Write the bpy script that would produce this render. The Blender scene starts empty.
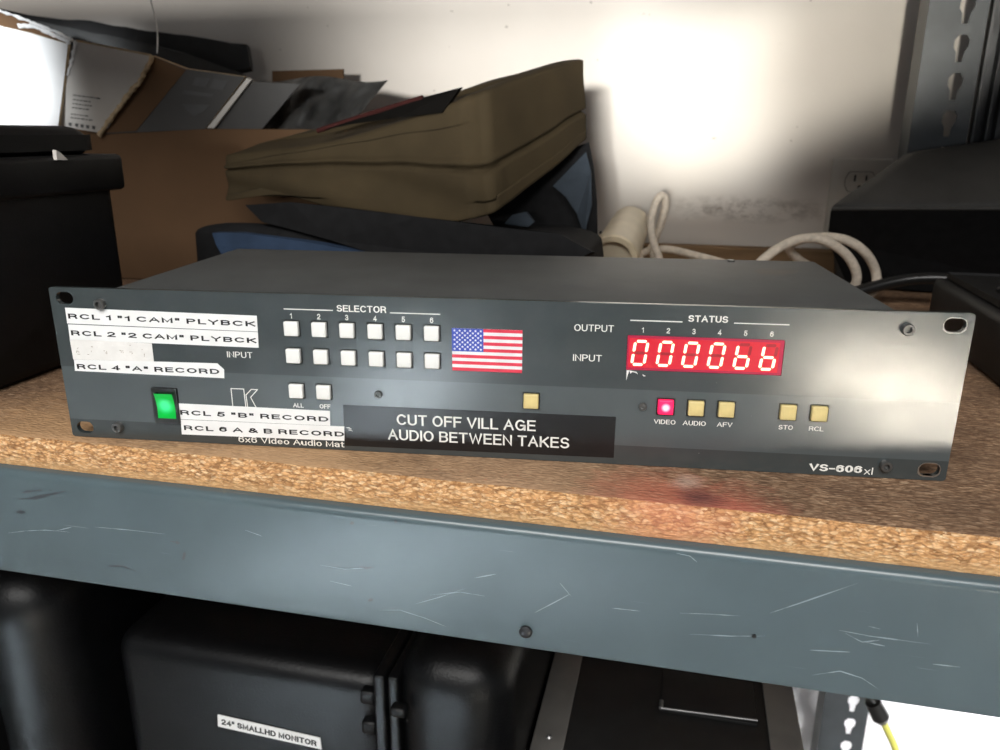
import bpy, bmesh, math, random
from mathutils import Vector, Matrix, noise
random.seed(7)
C = bpy.context.scene.collection
Z0 = 0.9                                   # height of the shelf top above the floor
YAW = math.radians(6.22)                   # the rack unit stands slightly askew on the shelf

# ------------------------------------------------------------------ camera model (measured from the photo)
CAM = Vector((0.099755, -0.387525, 0.170833 + Z0))
RS = [[0.9739939651, 0.2265306955, 0.0044271717], [0.0708052055, -0.2857576178, -0.9556825868], [-0.2152263431, 0.9311425389, -0.2943657477]]
F = 786.43
def ray(x, y):
    v = ((x-500)/F, (y-375)/F, 1.0)
    return Vector([sum(RS[k][i]*v[k] for k in range(3)) for i in range(3)])
def atY(x, y, Y):
    d = ray(x, y); return CAM + d*((Y-CAM.y)/d.y)
def atZ(x, y, z):
    d = ray(x, y); return CAM + d*((z+Z0-CAM.z)/d.z)
def atX(x, y, X):
    d = ray(x, y); return CAM + d*((X-CAM.x)/d.x)
cd = bpy.data.cameras.new('camera'); cam = bpy.data.objects.new('camera', cd); C.objects.link(cam)
m = Matrix(((RS[0][0], -RS[1][0], -RS[2][0], CAM.x), (RS[0][1], -RS[1][1], -RS[2][1], CAM.y), (RS[0][2], -RS[1][2], -RS[2][2], CAM.z), (0, 0, 0, 1)))
cam.matrix_world = m
cd.sensor_width = 36; cd.lens = F*36/1000; cd.clip_start = 0.01
cd.dof.use_dof = True; cd.dof.focus_distance = 0.43; cd.dof.aperture_fstop = 13
bpy.context.scene.camera = cam

# ------------------------------------------------------------------ materials
class NT:
    def __init__(s, name):
        s.m = bpy.data.materials.new(name); s.m.use_nodes = True
        s.t = s.m.node_tree; s.b = s.t.nodes['Principled BSDF']
    def n(s, ty, **kw):
        nd = s.t.nodes.new(ty)
        for k, v in kw.items():
            if k in nd.inputs: nd.inputs[k].default_value = v
            else: setattr(nd, k, v)
        return nd
    def l(s, a, b): s.t.links.new(a, b)
    def obj(s, scale=(1, 1, 1), rot=(0, 0, 0)):
        tc = s.n('ShaderNodeTexCoord'); mp = s.n('ShaderNodeMapping')
        mp.inputs['Scale'].default_value = scale; mp.inputs['Rotation'].default_value = rot
        s.l(tc.outputs['Object'], mp.inputs['Vector']); return mp.outputs['Vector']
    def noise(s, vec, sc, detail=4, rough=.55):
        nd = s.n('ShaderNodeTexNoise'); nd.inputs['Scale'].default_value = sc
        nd.inputs['Detail'].default_value = detail; nd.inputs['Roughness'].default_value = rough
        s.l(vec, nd.inputs['Vector']); return nd.outputs['Fac']
    def ramp(s, fac, stops):
        r = s.n('ShaderNodeValToRGB'); e = r.color_ramp.elements
        while len(e) < len(stops): e.new(.5)
        for q, (p, c) in zip(e, stops): q.position = p; q.color = (*c, 1) if len(c) == 3 else c
        s.l(fac, r.inputs['Fac']); return r.outputs['Color']
    def mix(s, fac, a, b):
        x = s.n('ShaderNodeMix', data_type='RGBA')
        if isinstance(fac, float): x.inputs[0].default_value = fac
        else: s.l(fac, x.inputs[0])
        for i, v in ((6, a), (7, b)):
            if isinstance(v, tuple): x.inputs[i].default_value = (*v, 1)
            else: s.l(v, x.inputs[i])
        return x.outputs[2]
    def math(s, op, a, b=None, clamp=False):
        x = s.n('ShaderNodeMath', operation=op, use_clamp=clamp)
        for i, v in ((0, a), (1, b)):
            if v is None: continue
            if isinstance(v, (int, float)): x.inputs[i].default_value = v
            else: s.l(v, x.inputs[i])
        return x.outputs[0]
    def bump(s, h, st, dist=.001):
        b = s.n('ShaderNodeBump'); b.inputs['Strength'].default_value = st; b.inputs['Distance'].default_value = dist
        s.l(h, b.inputs['Height']); s.l(b.outputs[0], s.b.inputs['Normal'])
    def base(s, c):
        if isinstance(c, tuple): s.b.inputs['Base Color'].default_value = (*c, 1)
        else: s.l(c, s.b.inputs['Base Color'])
    def p(s, rough=.5, metal=0., spec=.5, **kw):
        s.b.inputs['Roughness'].default_value = rough; s.b.inputs['Metallic'].default_value = metal
        s.b.inputs['Specular IOR Level'].default_value = spec
        for k, v in kw.items(): s.b.inputs[k].default_value = v
        return s.m

def mat(name, col, rough=.5, metal=0., spec=.5, vary=.12, scale=60, bump=0., bscale=300, stretch=(1, 1, 1)):
    k = NT(name); v = k.obj(stretch)
    f = k.noise(v, scale)
    k.base(k.ramp(f, [(.3, tuple(c*(1-vary) for c in col)), (.7, tuple(min(1, c*(1+vary)) for c in col))]))
    if bump: k.bump(k.noise(v, bscale, 3), bump)
    return k.p(rough, metal, spec)
def emit(name, col, st, base=(.02, .02, .02)):
    k = NT(name); k.base(base)
    k.b.inputs['Emission Color'].default_value = (*col, 1); k.b.inputs['Emission Strength'].default_value = st
    return k.p(.4)

M = {}
def panel_paint():
    k = NT('panel_paint'); tc = k.n('ShaderNodeTexCoord'); sp = k.n('ShaderNodeSeparateXYZ')
    k.l(tc.outputs['Object'], sp.inputs[0])
    z = sp.outputs['Z']
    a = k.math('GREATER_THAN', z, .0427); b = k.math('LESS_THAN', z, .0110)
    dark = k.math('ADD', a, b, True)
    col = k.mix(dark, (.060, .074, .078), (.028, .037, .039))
    v = k.obj((30, 1, 700)); n1 = k.noise(v, 1.2, 3)
    v2 = k.obj((1, 1, 1)); n2 = k.noise(v2, 45, 4)
    spots = k.ramp(k.noise(k.obj((1, 1, 1.6)), 330, 2), [(.76, (0, 0, 0)), (.79, (1, 1, 1))])
    col = k.mix(k.math('MULTIPLY', n2, .25), col, (.12, .13, .13))
    col = k.mix(k.math('MULTIPLY', spots, .35), col, (.3, .32, .32))
    k.base(col)
    r = k.math('ADD', .13, k.math('MULTIPLY', n2, .12)); k.l(r, k.b.inputs['Roughness'])
    k.bump(n1, .035, .0006)
    k.p(.34, .0, .95); k.l(r, k.b.inputs['Roughness']); return k.m
M['panel'] = panel_paint()
M['cover'] = mat('cover_paint', (.052, .055, .054), .55, 0, .4, .15, 40, .12, 1500)
M['cover_dark'] = mat('chassis_dark', (.012, .012, .012), .7)
M['bare_metal'] = mat('bare_metal', (.62, .63, .62), .3, 1)
M['screw'] = mat('blackened_screw', (.13, .13, .125), .36, .7, .5, .2, 400)
M['white_cap'] = mat('white_button_plastic', (.80, .80, .77), .42, 0, .5, .04, 90)
M['yellow_cap'] = mat('yellowed_button_plastic', (.66, .53, .23), .42, 0, .5, .10, 160)
M['ink'] = mat('white_ink', (.82, .81, .76), .22, 0, .9, .05)
M['ink_black'] = mat('black_ink', (.012, .012, .012), .5, 0, .3, .05)
M['tape_white'] = mat('white_label_tape', (.83, .83, .82), .38, 0, .5, .04, 70)
M['tape_worn'] = mat('worn_white_tape', (.78, .76, .73), .55, 0, .3, .06, 90, .4, 500)
M['tape_black'] = mat('black_label_tape', (.010, .010, .011), .22, 0, .5, .2, 90, .06, 60)
M['bezel'] = mat('black_bezel_plastic', (.008, .008, .008), .35)
M['flag_red'] = mat('flag_red', (.66, .035, .07), .45); M['flag_white'] = mat('flag_white', (.78, .79, .80), .45)
M['flag_blue'] = mat('flag_blue', (.035, .07, .40), .45)
M['led_bg'] = emit('display_red_filter', (1, .004, .035), .52, (.2, .005, .01))
M['led_dark'] = emit('display_red_edge', (1, .004, .10), .32, (.15, .003, .02))
M['led_seg'] = emit('lit_segment', (1, .80, .55), 2.0)
M['led_seg_off'] = emit('unlit_segment', (1, .005, .02), .28, (.1, .004, .008))
def radial(name, c0, c1, s0, s1, rad):
    k = NT(name); tc = k.n('ShaderNodeTexCoord'); ln = k.n('ShaderNodeVectorMath', operation='LENGTH')
    mp = k.n('ShaderNodeMapping'); mp.inputs['Scale'].default_value = (1, 0, 1)
    k.l(tc.outputs['Object'], mp.inputs['Vector']); k.l(mp.outputs[0], ln.inputs[0])
    f = k.math('DIVIDE', ln.outputs['Value'], rad, True)
    k.l(k.ramp(f, [(.25, c0), (.62, c1)]), k.b.inputs['Emission Color'])
    k.l(k.math('ADD', s1, k.math('MULTIPLY', k.math('SUBTRACT', 1, f, True), s0-s1)), k.b.inputs['Emission Strength'])
    k.base(c1); return k.p(.35)
M['lit_video'] = radial('lit_magenta_button', (1, .80, .90), (.85, .01, .09), 1.4, .7, .0042)
M['lit_green'] = radial('lit_green_rocker', (.08, .80, .40), (.0, .42, .05), .8, .42, .0085)

def particle(name, cols, sc, dirt, dirt_amt, blots=False, layers=False):
    k = NT(name)
    warp = k.n('ShaderNodeTexNoise'); v0 = k.obj(); k.l(v0, warp.inputs['Vector']); warp.inputs['Scale'].default_value = 90
    ad = k.n('ShaderNodeVectorMath', operation='MULTIPLY_ADD'); k.l(warp.outputs['Color'], ad.inputs[0])
    ad.inputs[1].default_value = (.004, .004, .004); k.l(v0, ad.inputs[2])
    mp = k.n('ShaderNodeMapping'); mp.inputs['Scale'].default_value = sc; k.l(ad.outputs[0], mp.inputs['Vector'])
    vo = k.n('ShaderNodeTexVoronoi'); vo.inputs['Scale'].default_value = 1; k.l(mp.outputs[0], vo.inputs['Vector'])
    sx = k.n('ShaderNodeSeparateColor'); k.l(vo.outputs['Color'], sx.inputs[0])
    c1 = k.ramp(sx.outputs[0], [(0, cols[0]), (.3, cols[1]), (.65, cols[2]), (1, cols[3])])
    mp2 = k.n('ShaderNodeMapping'); mp2.inputs['Scale'].default_value = tuple(a*2.3 for a in sc); mp2.inputs['Rotation'].default_value = (0, .3, .5)
    k.l(ad.outputs[0], mp2.inputs['Vector'])
    vo2 = k.n('ShaderNodeTexVoronoi'); vo2.inputs['Scale'].default_value = 1; k.l(mp2.outputs[0], vo2.inputs['Vector'])
    sx2 = k.n('ShaderNodeSeparateColor'); k.l(vo2.outputs['Color'], sx2.inputs[0])
    c2 = k.ramp(sx2.outputs[1], [(0, cols[0]), (.4, cols[1]), (.8, cols[2]), (1, cols[3])])
    col = k.mix(.45, c1, c2)
    gaps = k.ramp(vo.outputs['Distance'], [(.45, (0, 0, 0)), (.8, (1, 1, 1))])
    col = k.mix(k.math('MULTIPLY', gaps, .65), col, cols[0])
    d = k.ramp(k.noise(v0, 22, 5, .65), [(.38, (0, 0, 0)), (.66, (1, 1, 1))])
    col = k.mix(k.math('MULTIPLY', d, dirt_amt), col, dirt)
    h = vo.outputs['Distance']
    if layers:                              # fine, smoother chips in the board's outer layer
        sp = k.n('ShaderNodeSeparateXYZ'); k.l(v0, sp.inputs[0])
        low = k.ramp(k.math('ADD', sp.outputs['Z'], k.math('MULTIPLY', k.noise(v0, 120, 3), .004)), [(.0, (1, 1, 1)), (.0001, (1, 1, 1))])
        t = k.math('MULTIPLY', k.math('SUBTRACT', -.0095, k.math('ADD', sp.outputs['Z'], k.math('MULTIPLY', k.noise(v0, 150, 2), .004))), 300, True)
        col = k.mix(k.math('MULTIPLY', t, .55), col, (.56, .34, .16))
    if blots:
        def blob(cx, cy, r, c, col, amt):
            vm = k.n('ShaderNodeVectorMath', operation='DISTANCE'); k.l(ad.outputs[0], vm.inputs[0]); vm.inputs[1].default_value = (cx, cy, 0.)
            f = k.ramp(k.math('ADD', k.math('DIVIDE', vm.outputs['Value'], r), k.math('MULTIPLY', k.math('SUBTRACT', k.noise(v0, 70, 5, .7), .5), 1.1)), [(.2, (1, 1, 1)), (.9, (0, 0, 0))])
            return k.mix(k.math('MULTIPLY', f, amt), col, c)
        for s in blots: col = blob(*s[:4], col, s[4])
    k.base(col); k.bump(h, .55, .0012)
    return k.p(.75, 0, .25)
STAIN_AND_LIGHT = [(-.10, .008, .13, (.60, .37, .19), .55), (-.26, .0, .12, (.60, .36, .18), .6), (.03, .016, .09, (.52, .33, .19), .45), (.095, .012, .045, (.46, .14, .085), .6), (.130, .006, .040, (.44, .11, .075), .6), (.119, .015, .016, (.10, .04, .038), .8), (.112, .032, .012, (.52, .42, .34), .5)]  # first three paint a pool of light over worn tan board; rest are stains
M['board_top'] = particle('chipboard_face', [(.10, .052, .028), (.22, .13, .074), (.32, .195, .115), (.55, .38, .24)], (230, 620, 620), (.11, .066, .042), .65, blots=STAIN_AND_LIGHT)
M['board_edge'] = particle('chipboard_edge', [(.15, .062, .022), (.54, .275, .110), (.74, .42, .185), (.97, .74, .46)], (300, 700, 800), (.36, .19, .08), .3, blots=[(.105, .0, .045, (.60, .20, .12), .45)], layers=True)

def beam_paint():
    k = NT('beam_paint'); v = k.obj()
    n = k.noise(v, 18, 4)
    col = k.ramp(n, [(.3, (.066, .094, .106)), (.7, (.077, .108, .120))])
    for rot, sc, th, amt in (((0, .12, 0), (7, 1, 240), .71, .3), ((0, -.5, 0), (10, 1, 260), .74, .3), ((0, .03, 0), (4, 1, 420), .72, .35)):
        s = k.ramp(k.noise(k.obj(sc, rot), 2.2, 3, .5), [(th, (0, 0, 0)), (th+.03, (1, 1, 1))])
        col = k.mix(k.math('MULTIPLY', s, amt), col, (.30, .36, .39))
    sd = k.ramp(k.noise(k.obj((40, 1, 120), (0, .2, 0)), 2, 2), [(.77, (0, 0, 0)), (.80, (1, 1, 1))])
    col = k.mix(k.math('MULTIPLY', sd, .7), col, (.03, .035, .04))
    k.base(col); k.bump(k.noise(k.obj((1, 1, 1)), 25, 2), .05, .002)
    return k.p(.27, 0, .6)
M['beam'] = beam_paint()
M['scratch'] = mat('bare_scratch', (.23, .29, .32), .5); M['scuff'] = mat('dark_scuff', (.035, .042, .05), .5)
M['post'] = mat('post_blue_grey_paint', (.040, .046, .050), .35, .2, .5, .2, 30)
M['worn_post'] = mat('worn_black_paint', (.05, .052, .054), .38, .5, .5, .8, 60, 0, 300, (1, 1, .25))
M['bolt'] = mat('black_bolt', (.02, .02, .022), .35, .4)
M['black_plastic'] = mat('black_case_plastic', (.005, .005, .0052), .5, 0, .2, .2, 80, .15, 900)
M['black_gloss'] = mat('black_moulded_plastic', (.0028, .0030, .0034), .36, 0, .22, .2, 60, .25, 500)
M['black_fabric'] = mat('black_nylon', (.009, .009, .0095), .85, 0, .12, .2, 90, .5, 1400)
M['lit_case_fabric'] = mat('lit_black_vinyl', (.045, .044, .041), .6, 0, .3, .15, 30, .4, 900)  # black case; the light on its top is put into a paler grey
M['olive'] = mat('olive_canvas', (.040, .0285, .0135), .85, 0, .2, .22, 14, .5, 1300)
M['olive_seam'] = mat('olive_piping', (.045, .035, .018), .85, 0, .2, .2, 80)
M['red_lining'] = mat('dark_red_zip_tape', (.030, .008, .007), .9, 0, .1); M['dark_opening'] = mat('dark_bag_inside', (.005, .0045, .004), .9, 0, .05)
M['navy'] = mat('navy_cloth', (.030, .039, .050), .8, 0, .2, .25, 25, .5, 700)
M['blue'] = mat('blue_cloth', (.020, .036, .068), .8, 0, .2, .25, 25, .5, 700)
M['carton'] = mat('brown_cardboard', (.110, .062, .032), .85, 0, .2, .12, 8, .1, 200)
M['carton_torn'] = mat('torn_corrugated_edge', (.46, .35, .22), .9, 0, .1, .3, 120, .8, 300)
M['carton_white'] = mat('white_carton_print', (.72, .72, .71), .6, 0, .3, .04, 20)
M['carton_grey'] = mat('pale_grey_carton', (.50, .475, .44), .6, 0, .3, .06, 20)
M['carton_dark'] = mat('grey_printed_carton', (.066, .064, .062), .55, 0, .3, .1, 20)  # dark grey print for the front flap and its neighbour
M['carton_ink'] = mat('carton_dark_ink', (.07, .07, .07), .7)
M['film'] = mat('crinkled_black_film', (.075, .075, .073), .35, 0, .6, .4, 30, .8, 60)
M['foam'] = mat('black_foam_board', (.022, .022, .022), .6, 0, .3, .25, 40)
M['foam_grey'] = mat('grey_foam_board', (.055, .056, .055), .6, 0, .3, .2, 25)
M['cream'] = mat('cream_plastic', (.60, .53, .40), .5, 0, .4, .10, 30)
M['rope'] = mat('off_white_cord', (.58, .51, .42), .8, 0, .2, .18, 180, .6, 900)
M['rubber'] = mat('black_rubber_cable', (.010, .010, .010), .3, 0, .5)
M['outlet'] = mat('ivory_outlet_plastic', (.50, .47, .41), .4, 0, .4, .03)
M['outlet_hole'] = mat('outlet_slot', (.01, .01, .01), .8)
M['timber'] = mat('rear_timber', (.20, .125, .065), .75, 0, .2, .25, 8, .2, 60, (1, 8, 8))
M['alu'] = mat('dull_aluminium_trim', (.16, .155, .145), .5, .35, .4, .15, 30)
M['ply'] = mat('black_laminate', (.010, .010, .010), .5, 0, .4, .2, 60)
M['steel'] = mat('worn_steel', (.30, .30, .30), .35, .8)
M['yellow'] = mat('yellow_cable', (.62, .60, .12), .45)
M['sheet'] = mat('white_plastic_sheet', (.82, .82, .84), .5, 0, .4, .03, 10)
M['concrete'] = mat('concrete_floor', (.42, .40, .37), .8, 0, .2, .15, 3, .3, 60)
def wall_mat():
    k = NT('painted_plaster'); v = k.obj()
    col = k.ramp(k.noise(v, 5, 5), [(.3, (.60, .555, .50)), (.7, (.66, .615, .56))])
    sp = k.n('ShaderNodeSeparateXYZ'); k.l(v, sp.inputs[0])
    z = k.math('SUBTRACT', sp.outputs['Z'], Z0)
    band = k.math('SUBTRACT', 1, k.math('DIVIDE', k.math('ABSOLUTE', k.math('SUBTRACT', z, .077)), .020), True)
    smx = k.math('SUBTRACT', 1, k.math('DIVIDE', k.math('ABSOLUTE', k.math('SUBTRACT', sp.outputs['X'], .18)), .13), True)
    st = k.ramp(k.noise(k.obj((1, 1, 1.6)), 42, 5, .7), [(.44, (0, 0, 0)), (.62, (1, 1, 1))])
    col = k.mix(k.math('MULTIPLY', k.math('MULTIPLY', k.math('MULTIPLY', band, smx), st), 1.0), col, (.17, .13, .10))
    fl = k.ramp(k.noise(k.obj((1, 1, 1.3)), 75, 2), [(.745, (0, 0, 0)), (.765, (1, 1, 1))])
    col = k.mix(k.math('MULTIPLY', fl, .55), col, (.22, .19, .16))
    k.base(col); k.bump(k.noise(v, 60, 4), .12, .002); return k.p(.85, 0, .2)
M['wall'] = wall_mat()

# ------------------------------------------------------------------ object helpers
def obj(name, data, mt=None, parent=None, loc=(0, 0, 0), label=None, smooth=False, mats=None):
    if isinstance(data, bmesh.types.BMesh):
        me = bpy.data.meshes.new(name); bmesh.ops.recalc_face_normals(data, faces=data.faces)
        data.to_mesh(me); data.free()
    else: me = data
    for x in (mats or [mt]):
        if x: me.materials.append(x)
    if smooth:
        for p in me.polygons: p.use_smooth = True
        if smooth != 'all':
            try: me.set_sharp_from_angle(angle=math.radians(40))
            except Exception: pass
    o = bpy.data.objects.new(name, me); C.objects.link(o); o.location = loc
    if parent: o.parent = parent
    if label: o['label'] = label
    return o
def empty(name, loc=(0, 0, 0), rz=0.):
    o = bpy.data.objects.new(name, None); C.objects.link(o); o.location = loc; o.rotation_euler = (0, 0, rz)
    o.empty_display_size = .02; return o
def tag(o, label, cat, group=None):
    o['label'] = label; o['category'] = cat
    if group: o['group'] = group
    return o
def struct(o): o['kind'] = 'structure'; return o
def box(bm, a, b, bev=0., seg=2, mi=0):
    t = bmesh.new(); bmesh.ops.create_cube(t, size=1)
    for v in t.verts: v.co = Vector([a[i]+(v.co[i]+.5)*(b[i]-a[i]) for i in range(3)])
    if bev: bmesh.ops.bevel(t, geom=list(t.edges), offset=bev, segments=seg, affect='EDGES', profile=.5)
    for f in t.faces: f.material_index = mi
    me = bpy.data.meshes.new('t'); t.to_mesh(me); t.free(); bm.from_mesh(me); bpy.data.meshes.remove(me); return bm
def bxo(name, a, b, mt, parent=None, bev=0., seg=2, label=None, smooth=True):
    return obj(name, box(bmesh.new(), a, b, bev, seg), mt, parent, label=label, smooth=smooth)
def cyl(bm, p0, p1, r0, r1=None, seg=24, caps=True):
    p0, p1 = Vector(p0), Vector(p1); d = p1-p0; r1 = r0 if r1 is None else r1
    q = d.to_track_quat('Z', 'Y'); a, b = [], []
    for i in range(seg):
        t = 2*math.pi*i/seg; e = q @ Vector((math.cos(t), math.sin(t), 0))
        a.append(bm.verts.new(p0+e*r0)); b.append(bm.verts.new(p1+e*r1))
    for i in range(seg): bm.faces.new((a[i], a[(i+1) % seg], b[(i+1) % seg], b[i]))
    if caps: bm.faces.new(a[::-1]); bm.faces.new(b)
    return bm
def slab(name, pts, thick, mt, parent=None, label=None, sub=0, wob=0., mats=None, smooth=False):
    """a solid sheet: outline pts (3-D, roughly planar) given thickness along the vector thick"""
    bm = bmesh.new(); t = Vector(thick)
    a = [bm.verts.new(Vector(p)) for p in pts]; b = [bm.verts.new(Vector(p)+t) for p in pts]
    bm.faces.new(a); bm.faces.new(b[::-1]); n = len(a)
    for i in range(n):
        f = bm.faces.new((a[i], b[i], b[(i+1) % n], a[(i+1) % n]))
        if mats: f.material_index = 1
    if sub:
        bmesh.ops.subdivide_edges(bm, edges=list(bm.edges), cuts=sub, use_grid_fill=True)
        for v in bm.verts: v.co += Vector(noise.noise_vector(v.co*30))*wob
    return obj(name, bm, mt, parent, label=label, mats=mats, smooth=smooth)
def curve_mesh(spl, bevel=0., extrude=0., dim='3D', res=6, cyclic=False, nurbs=True):
    cu = bpy.data.curves.new('c', 'CURVE'); cu.dimensions = dim; cu.resolution_u = res
    cu.bevel_depth = bevel; cu.bevel_resolution = 4; cu.extrude = extrude; cu.use_fill_caps = True
    if dim == '2D': cu.fill_mode = 'BOTH'
    for pts in spl:
        s = cu.splines.new('NURBS' if nurbs else 'POLY'); s.points.add(len(pts)-1)
        for p, q in zip(s.points, pts): p.co = (*q, 1) if len(q) == 3 else (q[0], q[1], 0, 1)
        s.use_cyclic_u = cyclic
        if nurbs: s.order_u = 4; s.use_endpoint_u = not cyclic
    o = bpy.data.objects.new('c', cu); me = bpy.data.meshes.new_from_object(o)
    bpy.data.objects.remove(o); bpy.data.curves.remove(cu); return me
def tube(name, pts, r, mt, parent=None, label=None):
    return obj(name, curve_mesh([[tuple(p) for p in pts]], bevel=r, res=8), mt, parent, label=label, smooth='all')
def plate(loops, y0, y1):
    """flat plate in the XZ plane with holes, from depth y0 to y1 (mm lists in, metres out)"""
    me = curve_mesh([[(x*.001, z*.001) for x, z in l] for l in loops], extrude=(y1-y0)*.0005, dim='2D', cyclic=True, nurbs=False)
    yc = (y0+y1)*.0005
    me.transform(Matrix(((1, 0, 0, 0), (0, 0, -1, yc), (0, 1, 0, 0), (0, 0, 0, 1)))); return me
def rrect(cx, cz, w, h, r, n=5):
    out = []
    for sx, sz, a0 in ((1, 1, 0), (-1, 1, 90), (-1, -1, 180), (1, -1, 270)):
        for i in range(n+1):
            a = math.radians(a0+90*i/n); out.append((cx+sx*(w/2-r)+r*math.cos(a), cz+sz*(h/2-r)+r*math.sin(a)))
    return out
def arc(cx, cy, rx, ry, a0, a1, n=10):
    return [(cx+rx*math.cos(math.radians(a0+(a1-a0)*i/n)), cy+ry*math.sin(math.radians(a0+(a1-a0)*i/n))) for i in range(n+1)]
OV = arc(.36, .5, .36, .5, 90, 450, 24)
GL = {  # grotesque capitals as centre-line strokes: width, strokes
 'A': (.70, [[(0, 0), (.35, 1), (.70, 0)], [(.13, .36), (.57, .36)]]),
 'B': (.60, [[(.30, .53)]+arc(.36, .765, .22, .235, -90, 90)+[(0, 1), (0, 0)]+arc(.36, .265, .25, .265, -90, 90)+[(0, .53)]]),
 'C': (.68, [arc(.36, .5, .36, .5, 42, 318, 18)]), 'D': (.66, [[(0, 0), (0, 1), (.26, 1)]+arc(.28, .5, .38, .5, 90, -90, 14)+[(0, 0)]]),
 'E': (.54, [[(.54, 1), (0, 1), (0, 0), (.56, 0)], [(0, .53), (.50, .53)]]), 'F': (.52, [[(.54, 1), (0, 1), (0, 0)], [(0, .52), (.47, .52)]]),
 'G': (.72, [arc(.36, .5, .36, .5, 45, 350, 18)+[(.715, .47), (.40, .47)], [(.715, .47), (.715, 0)]]),
 'H': (.62, [[(0, 0), (0, 1)], [(.62, 0), (.62, 1)], [(0, .53), (.62, .53)]]), 'I': (.0, [[(0, 0), (0, 1)]]),
 'K': (.62, [[(0, 0), (0, 1)], [(.60, 1), (0, .36)], [(.22, .58), (.63, 0)]]), 'L': (.48, [[(0, 1), (0, 0), (.50, 0)]]),
 'M': (.74, [[(0, 0), (0, 1), (.37, .12), (.74, 1), (.74, 0)]]), 'N': (.62, [[(0, 0), (0, 1), (.62, 0), (.62, 1)]]),
 'O': (.72, [OV]), 'P': (.58, [[(0, 0), (0, 1), (.30, 1)]+arc(.32, .73, .26, .27, 90, -90)+[(0, .46)]]),
 'R': (.62, [[(0, 0), (0, 1), (.32, 1)]+arc(.34, .735, .25, .265, 90, -90)+[(0, .47)], [(.36, .47), (.56, .32), (.60, 0)]]),
 'S': (.60, [arc(.30, .74, .27, .26, 25, 250, 12)+arc(.30, .26, .30, .26, 75, -155, 12)]),
 'T': (.60, [[(0, 1), (.60, 1)], [(.30, 1), (.30, 0)]]), 'U': (.62, [[(0, 1), (0, .32)]+arc(.31, .31, .31, .31, 180, 360, 12)+[(.62, 1)]]),
 'V': (.66, [[(0, 1), (.33, 0), (.66, 1)]]), 'W': (.96, [[(0, 1), (.24, 0), (.48, .92), (.72, 0), (.96, 1)]]), 'Y': (.66, [[(0, 1), (.33, .45), (.66, 1)], [(.33, .45), (.33, 0)]]),
 '&': (.66, [[(.66, 0), (.17, .66)]+arc(.30, .80, .18, .20, 200, -20, 10)+[(.40, .62), (.12, .42)]+arc(.24, .23, .24, .23, 130, 300, 8)+[(.52, .20), (.60, .44)]]),
 '0': (.54, [arc(.27, .5, .27, .5, 90, 450, 20)]), '1': (.26, [[(0, .74), (.16, .82), (.24, 1), (.24, 0)]]),
 '2': (.54, [arc(.27, .73, .26, .27, 170, -20, 12)+[(.40, .46), (.08, .18), (.01, 0), (.55, 0)]]), '3': (.54, [arc(.26, .75, .23, .25, 160, -90, 10), arc(.26, .26, .27, .26, 90, -160, 12)]),
 '4': (.56, [[(.58, .26), (0, .26), (.42, 1), (.42, 0)]]), '5': (.54, [[(.50, 1), (.10, 1), (.04, .47)]+arc(.26, .32, .27, .32, 135, -155, 14)]),
 '6': (.54, [arc(.28, .66, .26, .34, 30, 180, 8)+arc(.27, .33, .27, .33, 180, 540, 18)]),
 '"': (.22, [[(0, 1), (0, .66)], [(.20, 1), (.20, .66)]]), '-': (.34, [[(0, .40), (.34, .40)]]),
 'x': (.46, [[(0, 0), (.46, .70)], [(.46, 0), (0, .70)]]), 'l': (.0, [[(0, 0), (0, 1)]]), 'i': (.0, [[(0, 0), (0, .70)], [(0, .88), (0, 1)]]),
 'd': (.48, [arc(.24, .35, .24, .35, 0, 360, 16), [(.48, 0), (.48, 1)]]), 'e': (.48, [[(0, .36), (.48, .36)]+arc(.24, .35, .24, .35, 0, 315, 14)]),
 'o': (.50, [arc(.25, .35, .25, .35, 0, 360, 16)]), 'u': (.46, [[(0, .70), (0, .22)]+arc(.23, .22, .23, .22, 180, 360, 8)+[(.46, .70)], [(.46, .22), (.46, 0)]]),
 't': (.26, [[(.10, .92), (.10, .08), (.26, 0)], [(0, .68), (.26, .68)]]), 'r': (.28, [[(0, 0), (0, .70)], [(0, .42), (.10, .64), (.28, .70)]]),
 'a': (.46, [arc(.22, .50, .22, .20, 160, 0, 8)+[(.44, 0)], arc(.22, .20, .22, .20, 0, 360, 12)]),
}
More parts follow.
